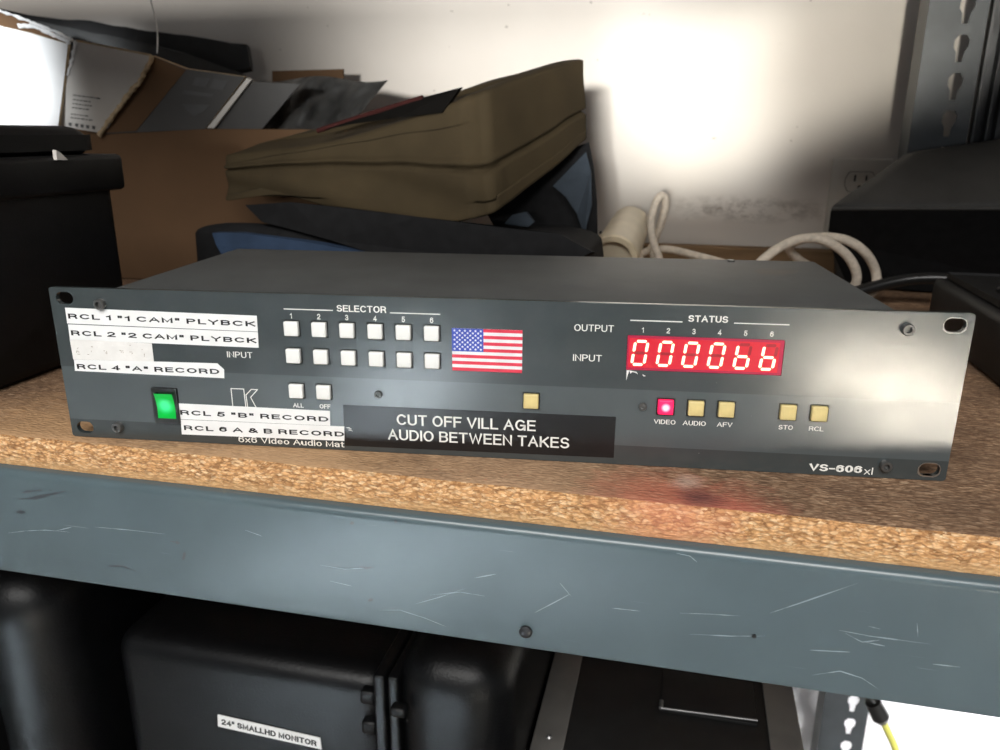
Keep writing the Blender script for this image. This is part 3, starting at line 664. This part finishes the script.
# open zip mouth along the top front edge
mouth = [atY(x, y, Y) for x, y, Y in ((322, 131, .322), (356, 124, .315), (400, 118, .308), (444, 113, .30), (462, 88, .31), (420, 99, .318), (375, 112, .327))]
slab('bag_opening', [p-bagl+Vector((0, -.006, 0)) for p in mouth], (0, .010, .001), M['dark_opening'], bag, label='dark open mouth of the bag')
tube('zip_edge', [atY(x, y, Y)-bagl+Vector((0, -.006, 0)) for x, y, Y in ((320, 131, .322), (350, 121, .326), (390, 108, .324), (425, 98, .318))], .0022, M['red_lining'], bag, label='dark red zip edge')

# black and blue bag underneath
tl = empty('duffel_bag', (-.10, .28, Z0)); dl = Vector(tl.location)
tag(tl, 'flat black and blue soft bag squashed under the olive canvas bag', 'bag')
a0 = atY(186, 212, .29); a1 = atY(594, 240, .26)
c8 = [(a0.x+.004, .275, Z0+.001), (a1.x, .245, Z0+.001), (a1.x+.004, .43, Z0+.001), (a0.x, .40, Z0+.001), (a0.x, .285, a0.z-.006), (a1.x-.012, .250, a1.z-.004), (a1.x-.01, .42, Z0+.085), (a0.x, .40, Z0+.070)]
hexa('bag_body', [Vector(c)-dl for c in c8], M['black_fabric'], tl, rad=.3, wob=.002, n=(20, 20, 20), seed=3, zmin=0.)
def cl(p): return Vector((p.x, p.y, max(p.z, Z0+.002)))
fl = [atY(x, y, Y) for x, y, Y in ((245, 205, .282), (290, 202, .272), (350, 208, .262), (420, 217, .252), (500, 226, .243), (560, 234, .240), (592, 252, .242), (560, 268, .240), (470, 268, .240), (380, 256, .25), (330, 240, .262), (290, 229, .272), (262, 222, .28))]
slab('flap', [cl(p)-dl for p in fl], (.002, .012, -.002), M['black_fabric'], tl, label='black fabric flap')
bp = [atY(x, y, Y) for x, y, Y in ((212, 233, .273), (240, 233, .270), (300, 241, .262), (345, 248, .255), (385, 256, .250), (385, 275, .250), (300, 275, .260), (226, 262, .270), (216, 245, .272))]
slab('blue_panel', [cl(p)-dl for p in bp], (.002, .012, 0), M['blue'], tl, label='blue cloth panel')
rp = [atY(x, y, Y) for x, y, Y in ((589, 142, .452), (594, 168, .447), (597, 200, .437), (598, 246, .425), (560, 246, .405), (500, 238, .38), (484, 208, .385), (540, 160, .43))]
slab('end_panel', [p-dl for p in rp], (-.004, .022, -.004), M['black_fabric'], tl, label='black end panel')
rp2 = [atY(x, y, Y) for x, y, Y in ((586, 152, .436), (591, 172, .431), (592, 205, .424), (584, 236, .412), (577, 214, .408), (566, 197, .407), (553, 186, .409))]
slab('blue_pocket', [p-dl for p in rp2], (0, .004, 0), M['navy'], tl, label='grey-blue cloth pocket')
rp3 = [atY(x, y, .345) for x, y in ((504, 224), (512, 215), (526, 212), (534, 222), (528, 227))]
slab('blue_tab', [p-dl for p in rp3], (0, .006, 0), M['navy'], tl, label='small blue tab')

# ------------------------------------------------------------------ carton and what lies on it
cb = tag(empty('cardboard_box', (-.45, .415, Z0)), 'brown and white cardboard box with torn open flaps behind the black case', 'box')
cl = Vector(cb.location)
bm = bmesh.new(); t = .004; X0, X1, Y0, Y1, ZT = -.72, -.200, .425, .655, .1735
for a, b in (((X0, Y0, .001), (X1, Y0+t, ZT)), ((X0, Y1-t, .001), (X1, Y1, ZT)), ((X0, Y0+t, .001), (X0+t, Y1-t, ZT)), ((X1-t, Y0+t, .001), (X1, Y1-t, ZT)), ((X0+t, Y0+t, .001), (X1-t, Y1-t, .005))):
    box(bm, (a[0]-cl.x, a[1]-cl.y, a[2]), (b[0]-cl.x, b[1]-cl.y, b[2]), .0008, 1)
obj('carton_wall', bm, M['carton'], cb, label='brown cardboard walls', smooth=True)
SH = .115
def q(*a): return [atY(x, y, Y+SH)-cl for x, y, Y in a]
class Pl:
    """plane through three points, each a pixel of the photo at a depth"""
    def __init__(s, a, b, c):
        a, b, c = [(k[0], k[1], k[2]+.01) for k in (a, b, c)]; s.o = atY(*a); s.n = (atY(*b)-s.o).cross(atY(*c)-s.o).normalized()
        if s.n.dot(CAM-s.o) < 0: s.n = -s.n
    def __call__(s, x, y, off=0.):
        d = ray(x, y); return CAM+d*((s.o+s.n*off-CAM).dot(s.n)/d.dot(s.n))
def psheet(name, pl, px, th, mt, parent, label=None, off=0., base=None, mats=None):
    return slab(name, [pl(x, y, off)-cl for x, y in px], -pl.n*th, mt, parent, label=label, mats=mats)
PW = Pl((-40, 14, .355), (70, 42, .375), (58, 126, .385))
psheet('flap', PW, [(-40, 20), (0, 26), (30, 33), (68, 44), (64, 80), (58, 126), (-40, 126)], .005, None, cb, 'white flap catching the narrow beam', mats=[M['carton_white'], M['carton_torn']])
PG = Pl((75, 41, .372), (101, 133, .411), (150, 56, .392))
gf = psheet('flap', PG, [(74, 41), (150, 56), (142, 78), (124, 104), (101, 133), (59, 126)], .005, None, cb, 'pale grey printed flap', mats=[M['carton_grey'], M['carton_torn']])
PF = Pl((152, 56, .400), (104, 134, .4135), (205, 127, .4145))
ff = psheet('flap', PF, [(152, 56), (186, 69), (245, 77), (205, 129), (104, 134)], .005, None, cb, 'dark grey printed front flap', mats=[M['carton_dark'], M['carton_torn']])
psheet('bare_strip', PF, [(153, 57), (186, 70), (136, 131), (105, 133)], .0004, M['carton'], ff, 'bare brown strip of the flap', off=.0006)
for P in ([(196, 77), (210, 78.5), (206, 87), (192, 85)], [(214, 79), (228, 81), (223, 90), (209, 88)], [(184, 90), (214, 94), (212, 97), (182, 94)], [(182, 104), (210, 105), (203, 112), (194, 116), (187, 111)]):
    psheet('print_mark', PF, P, .0003, M['carton_ink'], ff, off=.0005)
psheet('flap', PF, [(247, 78), (251, 80), (214, 128), (207, 128)], .004, M['carton_grey'], cb, 'pale folded flap edge', off=.002)
psheet('flap', PF, [(249, 82), (300, 84), (262, 129), (216, 129)], .003, M['carton_dark'], cb, 'dark grey flap', off=-.004)
def torn(pts, r, mt, lab):
    me = curve_mesh([[tuple(Vector(p)+Vector(noise.noise_vector(Vector(p)*90))*.003) for p in pts]], bevel=r, res=10)
    for v in me.vertices: v.co += Vector(noise.noise_vector(v.co*260))*.0016
    obj('torn_edge', me, mt, cb, label=lab, smooth='all')
torn([PG(x, y, .002)-cl for x, y in ((153, 56), (149, 64), (143, 72), (139, 84), (131, 90), (124, 103), (113, 114), (106, 125), (100, 134))], .0024, M['carton_torn'], 'torn brown corrugated edge')
torn([PG(x, y, .001)-cl for x, y in ((76, 40), (75, 48), (72, 60), (68, 74))], .0015, M['carton_white'], 'torn white paper edge')
torn([PW(x, y, .001)-cl for x, y in ((-20, 4), (0, 10), (25, 18), (50, 29), (72, 40))], .0015, M['carton_white'], 'torn white paper edge')
torn([PW(x, y, .001)-cl for x, y in ((18, 28), (26, 24), (38, 27), (52, 33), (68, 42))], .0019, M['carton_white'], 'torn white paper edge')
psheet('layer_edge', PW, [(-40, 4), (0, 11), (70, 39), (66, 44), (30, 33), (-40, 20)], .006, M['carton'], cb, 'brown layers under the torn paper', off=-.003)
for i, (x, y, w_) in enumerate(((73, 94.5, 25), (73, 99, 18), (72.5, 103, 20), (72, 107, 14), (71, 113.5, 15), (70.5, 117, 21))):
    xx = x
    while xx < x+w_:
        l_ = random.uniform(1.4, 4.2); k_ = (xx-x)*.13
        psheet('print_mark', PG, [(xx, y+k_), (xx+l_, y+k_+l_*.13), (xx+l_, y+k_+l_*.13+1.1), (xx, y+k_+1.1)], .0002, M['carton_ink'], gf, off=.0004); xx += l_+.9
for i, x in enumerate((68.5, 75, 80.5, 86, 92)):
    psheet('print_mark', PG, [(x, 122.5+i*.8), (x+3.4, 123+i*.8), (x+2.8, 126.5+i*.8), (x+.2, 125.5+i*.8)], .0002, M['carton_ink'], gf, off=.0004)
# black foam boards behind the carton
PB = Pl((60, 20, .60), (246, 46, .64), (120, 130, .58))
def pboard(name, off, px, th, mt, wob, label):
    P = [PB(x, y, off) for x, y in px]; c = sum(P, Vector())/len(P)
    o = slab(name, [p-c for p in P], -PB.n*th, mt, sub=3, wob=wob); o.location = c; return tag(o, label, 'board')
pboard('foam_board', 0, ((-60, 0), (60, 19), (100, 22), (150, 32), (186, 36), (246, 45), (249, 68), (215, 72), (120, 70), (-60, 60)), .012, M['foam'], .003, 'black foam board leaning behind the open cardboard box, the higher of two')
pboard('foam_board', .020, ((-60, 10), (40, 22), (70, 28), (120, 38), (165, 48), (205, 60), (243, 74), (236, 100), (120, 110), (-60, 100)), .010, M['foam_grey'], .002, 'grey foam board leaning just behind the flaps of the cardboard box')

# crinkled film and cardboard offcut in the box
pf = tag(empty('plastic_film', tuple(atY(290, 100, .45))), 'crinkled dark plastic film sticking out of the cardboard box', 'film')
p0 = Vector(pf.location); bm = bmesh.new(); nu, nv = 40, 12
P00, P10, P11, P01 = (206, 138), (338, 140), (388, 79), (244, 79)
g = []
for i in range(nu+1):
    col = []
    for j in range(nv+1):
        u, v = i/nu, j/nv
        x = (P00[0]*(1-u)+P10[0]*u)*(1-v)+(P01[0]*(1-u)+P11[0]*u)*v; y = (P00[1]*(1-u)+P10[1]*u)*(1-v)+(P01[1]*(1-u)+P11[1]*u)*v
        y += 3*math.sin(u*9)*v; Yd = .452+.05*v+.010*math.sin(u*17+v*3)+.006*noise.noise(Vector((u*14, v*6, 2)))
        col.append(bm.verts.new(atY(x, y, Yd)-p0))
    g.append(col)
for i in range(nu):
    for j in range(nv): bm.faces.new((g[i][j], g[i+1][j], g[i+1][j+1], g[i][j+1]))
bmesh.ops.solidify(bm, geom=list(bm.faces), thickness=.001)
obj('film_sheet', bm, M['film'], pf, smooth='all')
oc = slab('cardboard_offcut', [atY(x, y, 0.630) for x, y in ((272, 71), (343, 69), (344, 140), (272, 140))], (0, .004, 0), M['carton']); tag(oc, 'small brown cardboard piece upright behind the dark plastic film', 'cardboard')
wr = tube('thin_wire', [atY(x, y, Y) for x, y, Y in ((148, -12, .48), (152, 6, .47), (157, 22, .44), (158, 38, .405), (157, 53, .398))], .0007, M['tape_white']); tag(wr, 'thin white wire hanging onto the torn flap of the cardboard box', 'wire')

# ------------------------------------------------------------------ black case at the left
bc = tag(empty('storage_case', (-.52, .08, Z0)), 'black plastic case at the left end of the shelf beside the switcher', 'case')
k0 = Vector(bc.location)
bm = bmesh.new(); t = .0
box(bm, (-.70-k0.x, -.020-k0.y, .0005), (-.345-k0.x, .170-k0.y, .150), .010, 3); obj('case_body', bm, M['black_plastic'], bc, smooth=True)
bm = bmesh.new(); box(bm, (-.705-k0.x, -.028-k0.y, .126), (-.340-k0.x, .178-k0.y, .1535), .004, 3); obj('case_rim', bm, M['black_plastic'], bc, smooth=True, label='overhanging rim')
bm = bmesh.new(); box(bm, (-.69-k0.x, -.02-k0.y, .150), (-.350-k0.x, .168-k0.y, .1745), .018, 5); obj('case_lid', bm, M['black_plastic'], bc, smooth=True)
lp = [atX(x, y, -.338) for x, y in ((56, 150), (61, 153), (68, 160), (57, 160))]
slab('lid_sliver', [p-k0 for p in lp], (-.003, 0, 0), M['carton_grey'], bc, label='pale sliver caught in the rim')

# ------------------------------------------------------------------ right side of the shelf
p1 = atY(832, 209, .53); p2 = atY(914, 157, .588)
c8 = [(.275, .580, Z0+.001), (.72, .570, Z0+.001), (.72, .589, Z0+.001), (.275, .589, Z0+.001), (p1.x-.004, .526, p1.z+.004), (.72, .485, p1.z+.016), (.72, .588, Z0+.22), (p2.x-.010, .588, p2.z+.006)]
sc = tag(empty('soft_case', (.45, .57, Z0)), 'slumped soft case, charcoal with its light painted in, on the shelf in front of the wall outlet', 'case'); s0 = Vector(sc.location)
hexa('case_body', [Vector(c)-s0 for c in c8], M['lit_case_fabric'], sc, rad=.06, wob=.002, n=(20, 20, 20), seed=9, zmin=0.)
front = [(p1.x-.002, .521, p1.z-.001), (.36, .511, p1.z+.003), (.52, .498, p1.z+.008), (.71, .481, p1.z+.012), (.71, .564, Z0+.003), (.55, .566, Z0+.003), (.36, .570, Z0+.003), (.284, .574, Z0+.010), (p1.x+.002, .545, Z0+.060)]
slab('front_panel', [Vector(c)-s0 for c in front], (0, .004, 0), M['black_fabric'], sc, label='black front face, drawn as a darker unlit slab')  # darker slab puts the shade of the front into the colour
tube('piping', [Vector(c)-s0+Vector((0, .000, .002)) for c in front[:4]], .0018, M['lit_case_fabric'], sc)
eb = tag(empty('equipment_box', (.45, .28, Z0)), 'low black box beside the right end of the switcher', 'box'); e0 = Vector(eb.location)
bm = bmesh.new(); box(bm, (.322-e0.x, .135-e0.y, .0005), (.66-e0.x, .39-e0.y, .048), .006, 3); obj('box_body', bm, M['black_plastic'], eb, smooth=True)
bm = bmesh.new(); box(bm, (.330-e0.x, .143-e0.y, .051), (.652-e0.x, .382-e0.y, .052), .003, 2); obj('box_lid', bm, M['black_plastic'], eb, smooth=True)
def G(x, y, Y, zmin=None):
    p = atY(x, y, Y)
    if zmin is not None: p.z = max(p.z, Z0+zmin)
    return p
ck = tube('power_cable', [(.235, .45, Z0+.0065)]+[G(*a) for a in ((862, 290, .465, .0065), (880, 285, .47, .0065), (905, 279, .475), (940, 277, .475), (980, 283, .465), (1020, 291, .455), (1060, 300, .455, .0065))]+[(.60, .46, Z0+.0065)], .006, M['rubber']); tag(ck, 'thick black cable running from behind the switcher past the low black box', 'cable')
ck = tube('thin_cable', [(.345, .30, Z0+.0545), (.36, .27, Z0+.0545), (.40, .245, Z0+.0545), (.47, .245, Z0+.0545), (.58, .29, Z0+.0545)], .0022, M['rubber']); tag(ck, 'thin black cable lying across the low black box', 'cable')
# cream roll and cords
tb_ = tag(empty('cardboard_tube', (.03, .50, Z0)), 'cream tube with a thick rim lying beside the olive bag, pointing forwards', 'tube'); t0 = Vector(tb_.location)
A = atY(613, 260, .53); Bp = atY(631, 224, .655); r0, r1 = .0285, .0245
A.z = max(A.z, Z0+r0+.0015); Bp.z = max(Bp.z, Z0+.0305+r1)
d = (Bp-A).normalized()
bm = bmesh.new(); seg = 40; qd = d.to_track_quat('Z', 'Y')
def ring(bm, c, r): return [bm.verts.new(c-t0+qd @ Vector((math.cos(2*math.pi*i/seg), math.sin(2*math.pi*i/seg), 0))*r) for i in range(seg)]
L = (Bp-A).length
rs_ = [ring(bm, A+d*L*.06, r0*.80), ring(bm, A+d*.002, r0*.82), ring(bm, A, r0*.9), ring(bm, A+d*.001, r0*.985), ring(bm, A+d*.008, r0), ring(bm, A+d*L*.5, (r0+r1)/2), ring(bm, A+d*L*.97, r1), ring(bm, Bp, r1*.9)]
for a, b in zip(rs_, rs_[1:]):
    for i in range(seg): bm.faces.new((a[i], a[(i+1) % seg], b[(i+1) % seg], b[i]))
bm.faces.new(rs_[0]); bm.faces.new(rs_[-1])
obj('tube_body', bm, M['cream'], tb_, smooth=True)
bm = bmesh.new(); a = ring(bm, A-d*.0012, r0*.80); b = ring(bm, A-d*.0012, r0*1.01); c = ring(bm, A+d*.006, r0*1.015); e = ring(bm, A+d*.006, r0*.80)
for s1_, s2_ in ((a, b), (b, c), (c, e), (e, a)):
    for i in range(seg): bm.faces.new((s1_[i], s1_[(i+1) % seg], s2_[(i+1) % seg], s2_[i]))
obj('tube_rim', bm, mat('pale_cream_rim', (.70, .60, .42), .5), tb_, smooth=True, label='pale rim')
bp_ = atY(599, 236, .47); bm = bmesh.new(); bmesh.ops.create_uvsphere(bm, u_segments=16, v_segments=10, radius=.0022); bm.transform(Matrix.Translation(A+d*.05-t0+Vector((-r0*.86, 0, r0*.5)))); obj('rivet', bm, M['bolt'], tb_, smooth='all')
cord = [G(*a) for a in ((735, 266, .50, .0045), (705, 258, .51, .0045), (680, 251, .53, .006), (662, 248, .545, .010), (652, 252, .545, .010), (655, 260, .53, .006), (661, 262, .515, .006), (656, 250, .515), (650, 232, .52), (652, 212, .53), (659, 194, .535), (666, 196, .54), (666, 208, .545), (661, 224, .55), (655, 240, .555), (650, 252, .56, .0045), (640, 252, .565, .0045), (637, 262, .55, .0045), (650, 268, .53, .0045))]
tag(tube('cord', cord, .0043, M['rope']), 'off-white cord looping upright beside the cream tube', 'cord')
c2 = [G(*a) for a in ((735, 292, .40, .0052), (752, 270, .43, .0052), (768, 254, .445), (790, 241, .455), (812, 236, .46), (832, 243, .465), (847, 254, .47), (856, 268, .475), (858, 282, .48, .0052), (850, 292, .485, .0052), (838, 290, .50, .0052), (826, 275, .52, .0052))]
c3 = [G(*a) for a in ((826, 275, .52, .0052), (800, 262, .535, .0052), (785, 248, .52, .018), (796, 240, .50), (820, 236, .49), (845, 238, .485), (862, 248, .48), (873, 262, .495), (878, 278, .50, .0052), (876, 292, .49, .0052), (862, 300, .48, .0052))]
tag(tube('cord', c2+c3[1:], .0048, M['rope']), 'off-white cord arching in two strands behind the right end of the switcher', 'cord')
# outlet
ou = tag(empty('wall_outlet', tuple(atY(859, 182, WY))), 'ivory wall outlet on the plaster wall above the charcoal soft case', 'outlet'); ou.location.y = WY
bm = bmesh.new(); box(bm, (-.035, -.0055, -.0865), (.035, -.0002, .0285), .0022, 3); obj('cover_plate', bm, M['outlet'], ou, smooth=True)
for zc in (0, -.0385):
    rc = [( (17.2*math.cos(a)), max(-11.8, min(11.8, 17.2*math.sin(a)))) for a in [2*math.pi*i/48 for i in range(48)]]
    o = obj('receptacle', plate([rc], -6.8, -5), M['outlet'], ou, (0, 0, zc+.0005))
    bm = bmesh.new(); box(bm, (-.0076, -.0071, .0005), (-.0054, -.0066, .0085)); box(bm, (.0056, -.0071, .0012), (.0076, -.0066, .0080)); cyl(bm, (0, -.0066, -.0065), (0, -.0071, -.0065), .0027, seg=16)
    obj('slot', bm, M['outlet_hole'], o)
    bm = bmesh.new(); me2 = plate([[(x*1.04, z*1.05) for x, z in rc], rc], -5.9, -5.0); bm.from_mesh(me2); obj('receptacle_gap', bm, M['outlet_hole'], o)

# ------------------------------------------------------------------ cases on the lower shelf
LZ = .3185
mc = tag(empty('monitor_case', (-.14, .15, LZ)), 'large black moulded case under the beam with a white MONITOR label', 'case'); m0 = Vector(mc.location)
tz = Z0-.214
bm = bmesh.new(); box(bm, (-.328-m0.x, .068-m0.y, .001), (-.092-m0.x, .42-m0.y, tz-LZ), .020, 5); obj('case_body', bm, M['black_gloss'], mc, smooth=True)
for xa, xb, ext in ((-.096, -.087, .012), (-.084, -.076, .014)):
    bm = bmesh.new(); box(bm, (xa-m0.x, .068-ext-m0.y, .004), (xb-m0.x, .42+ext-m0.y, tz-LZ+ext), .0022, 3); obj('seam_rib', bm, M['black_gloss'], mc, smooth=True)
bm = bmesh.new(); box(bm, (-.080-m0.x, .045-m0.y, .001), (.006-m0.x, .44-m0.y, tz-LZ+.040), .034, 7); obj('case_lid', bm, M['black_gloss'], mc, smooth=True, label='rounded lid half')
for z in (-.235, -.262, -.30):
    bm = bmesh.new(); box(bm, (-.110-m0.x, .062-m0.y, Z0+z-LZ), (-.098-m0.x, .072-m0.y, Z0+z+.012-LZ), .003, 3); obj('rib', bm, M['black_gloss'], mc, smooth=True)
bm = bmesh.new(); box(bm, (-.078-m0.x, .040-m0.y, Z0-.222-LZ), (-.066-m0.x, .05-m0.y, Z0-.214-LZ), .003, 3); obj('catch', bm, M['black_gloss'], mc, smooth=True)
ql = [atY(x, y, .0665) for x, y in ((217.5, 715), (320, 738.5), (321.5, 749.5), (218, 726.5))]
lt_ = slab('label_tape', [p-m0 for p in ql], (0, .0010, 0), M['tape_white'], mc, label='white label tape reading 24 inch monitor')
me = text_mesh('24" SMALLHD MONITOR', 102*.74*.97, 5.4, .045)
cx = sum((p for p in ql), Vector())/4; ang = math.atan2((ql[1]-ql[0]).z, (ql[1]-ql[0]).x); wl = (ql[1]-ql[0]).length
me.transform(Matrix.Rotation(-ang, 4, 'Y') @ Matrix.Scale(wl*.93/(102*.74*.97*.001), 4, (1, 0, 0)))
obj('lettering', me, M['ink_black'], lt_, tuple(cx-m0+Vector((0, -.0003, 0))))
lc = tag(empty('equipment_case', (-.52, .15, LZ)), 'glossy black moulded case under the beam at the far left', 'case'); l0 = Vector(lc.location)
bm = bmesh.new(); box(bm, (-.72-l0.x, .030-l0.y, .001), (-.352-l0.x, .42-l0.y, Z0-.150-LZ), .045, 8); obj('case_body', bm, M['black_gloss'], lc, smooth=True)
bm = bmesh.new(); box(bm, (-.74-l0.x, .018-l0.y, .004), (-.405-l0.x, .40-l0.y, Z0-.190-LZ), .040, 7); obj('case_lid', bm, M['black_gloss'], lc, smooth=True)
bm = bmesh.new(); box(bm, (-.419-l0.x, .012-l0.y, .004), (-.404-l0.x, .41-l0.y, Z0-.180-LZ), .006, 3); obj('seam_rib', bm, M['black_gloss'], lc, smooth=True)
# flight case with aluminium edging
fz = -.300
e = [atZ(x, y, fz) for x, y in ((556, 653), (584, 656), (528, 750), (561, 750), (766, 683), (795, 688), (771, 750), (802, 750))]
xl, xr = e[0].x*.5+e[2].x*.5, e[5].x*.5+e[7].x*.5
fc = tag(empty('flight_case', ((xl+xr)/2, .2, LZ)), 'black flight case with dull aluminium edging under the beam', 'case'); f0 = Vector(fc.location)
yA, yB = -.03, .52; wL = ((e[1]-e[0]).x+(e[3]-e[2]).x)/2
bm = bmesh.new(); box(bm, (xl+.002-f0.x, yA+.002-f0.y, .001), (xr-.002-f0.x, yB-.002-f0.y, Z0+fz-.002-LZ)); obj('case_body', bm, M['ply'], fc)
for x0_, x1_ in ((xl, xl+wL), (xr-wL, xr)):
    bm = bmesh.new(); box(bm, (x0_-f0.x, yA-f0.y, Z0+fz-.002-LZ), (x1_-f0.x, yB-f0.y, Z0+fz-LZ), .0006, 1)
    xs = x0_ if x0_ == xl else x1_-.002
    box(bm, (xs-f0.x, yA-f0.y, Z0+fz-.03-LZ), (xs+.002-f0.x, yB-f0.y, Z0+fz-.001-LZ))
    tr = obj('edge_trim', bm, M['alu'], fc, label='dull aluminium edge strip', smooth=True)
    for yy in (.045, .09, .135, .26):
        bm = bmesh.new(); xc = (x0_+x1_)/2-f0.x; cyl(bm, (xc, yy-f0.y, Z0+fz-LZ), (xc, yy-f0.y, Z0+fz-LZ+.0014), .0028, .0016, 14); obj('rivet', bm, M['steel'], tr, smooth=True)
h0, h1 = atZ(661, 707, fz), atZ(757, 721, fz)
bm = bmesh.new(); box(bm, (h0.x-f0.x, h0.y-.004-f0.y, Z0+fz-.002-LZ), (h1.x-f0.x, h0.y+.05-f0.y, Z0+fz+.0015-LZ), .001, 2); lt = obj('latch_dish', bm, M['ply'], fc, smooth=True, label='recessed black latch dish')
bm = bmesh.new(); cyl(bm, (h0.x-f0.x, h0.y-.005-f0.y, Z0+fz+.003-LZ), (h1.x-f0.x, h1.y-.003-f0.y, Z0+fz+.003-LZ), .0011, seg=10); cyl(bm, (h0.x-f0.x, h0.y-.005-f0.y, Z0+fz+.003-LZ), (h0.x-f0.x, h0.y+.004-f0.y, Z0+fz+.003-LZ), .0018, seg=10); obj('latch_wire', bm, M['steel'], lt, smooth=True)
# yellow lead with black plug hanging beside the rear post
yl = tag(empty('yellow_lead', tuple(atY(880, 700, .52))), 'yellow lead with a black plug hanging beside the rear post under the beam', 'cable'); y0 = Vector(yl.location)
pa, pb = atY(873, 702, .50)-y0, atY(883, 722, .50)-y0
bm = bmesh.new(); cyl(bm, pa, pa.lerp(pb, .75), .0095, .0105, 20); cyl(bm, pa.lerp(pb, .75), pb, .0105, .006, 20); obj('plug', bm, M['rubber'], yl, smooth=True, label='black plug')
tube('cable', [atY(x, y, .50)-y0 for x, y in ((883, 720), (887, 730), (893, 742), (897, 752), (898, 775), (893, 820))], .0042, M['yellow'], yl)
tube('tail', [atY(x, y, .50)-y0 for x, y in ((874, 703), (867, 697), (862, 688), (860, 670), (862, 640))], .0045, M['rubber'], yl, label='black tail of the lead')
# white plastic sheet crumpled against the wall
ws = bmesh.new(); nu, nv = 70, 40; g = []
for i in range(nu+1):
    col = []
    for j in range(nv+1):
        u, v = i/nu, j/nv
        x = .285+.66*u; z = .002+.42*v; y = WY-.012-.012*(1-v)**1.5
        pp = Vector((x*7, v*5, 1.3)); y -= .022*abs(noise.noise(pp))+.010*abs(noise.noise(pp*2.7)); x += .01*noise.noise(pp*2)
        col.append(ws.verts.new((x-.6, y-.62, z)))
    g.append(col)
for i in range(nu):
    for j in range(nv): ws.faces.new((g[i][j], g[i+1][j], g[i+1][j+1], g[i][j+1]))
bmesh.ops.solidify(ws, geom=list(ws.faces), thickness=.0015)
o = obj('plastic_sheet', ws, M['sheet'], None, (.6, .62, 0), smooth='all'); tag(o, 'crumpled white plastic sheet against the wall below the shelf', 'sheet')

# ------------------------------------------------------------------ light
def area(name, loc, tgt, sx, sy, power, col=(1, 1, 1), spread=180, roll=0.):
    l = bpy.data.lights.new(name, 'AREA'); l.shape = 'RECTANGLE'; l.size = sx; l.size_y = sy; l.energy = power; l.color = col; l.spread = math.radians(spread)
    o = bpy.data.objects.new(name, l); C.objects.link(o); o.location = loc
    o.rotation_euler = ((Vector(tgt)-Vector(loc)).to_track_quat('-Z', 'Y') @ Matrix.Rotation(roll, 4, 'Z').to_quaternion()).to_euler(); return o
area('doorway_daylight', (.1, -2.0, 2.55), (0, .0, .9), 2.2, 1.0, 84, (1.0, .98, .95))
area('flap_beam', (.05, -1.6, Z0+.30), (-.66, .36, Z0+.235), .15, .11, .21, (.92, .96, 1), 3)  # added narrow beam that brightens only the white flap
# daylight reaching the wall under the upper shelf
area('wall_patch', (.075, -1.6, Z0+.29), (.092, WY, Z0+.215), .21, .23, .10, (1.0, 1.0, .97), 3.0)
area('wall_slant', (.30, -1.6, Z0+.33), (.27, WY, Z0+.275), .50, .17, .19, (1, .96, .86), 2.8, math.radians(24))
area('wall_wash', (.0, -1.7, Z0+.31), (-.10, WY, Z0+.25), .46, .09, .52, (1.0, .99, .96), 10)
# sun on the floor in front of the rack
area('floor_sun_right', (1.74, -2.85, 2.5), (1.74, -2.85, 0), .56, 1.2, 330, (1, .95, .84), 5)
area('floor_sun_near', (-.57, -1.5, 2.5), (-.57, -1.5, 0), .42, 1.2, 60, (.66, .83, 1), 5)
area('floor_sun_mid', (-.12, -1.3, 2.5), (-.12, -1.3, 0), .22, .5, 22, (.66, .83, 1), 4)
area('floor_sun_far', (-.42, -2.9, 2.5), (-.42, -2.9, 0), .42, 1.0, 36, (.72, .86, 1), 5)
area('sheet_fill', (1.3, -.3, .55), (.75, .68, .2), .5, .4, 7, (1, 1, 1), 40)  # added fill lamp at the right, put in to brighten the white sheet
w = bpy.data.worlds.new('world'); bpy.context.scene.world = w; w.use_nodes = True
w.node_tree.nodes['Background'].inputs['Color'].default_value = (.9, .95, 1, 1); w.node_tree.nodes['Background'].inputs['Strength'].default_value = .27
vs = bpy.context.scene.view_settings
vs.view_transform = 'Standard'; vs.look = 'None'; vs.exposure = 0; vs.gamma = 1; vs.use_curve_mapping = False
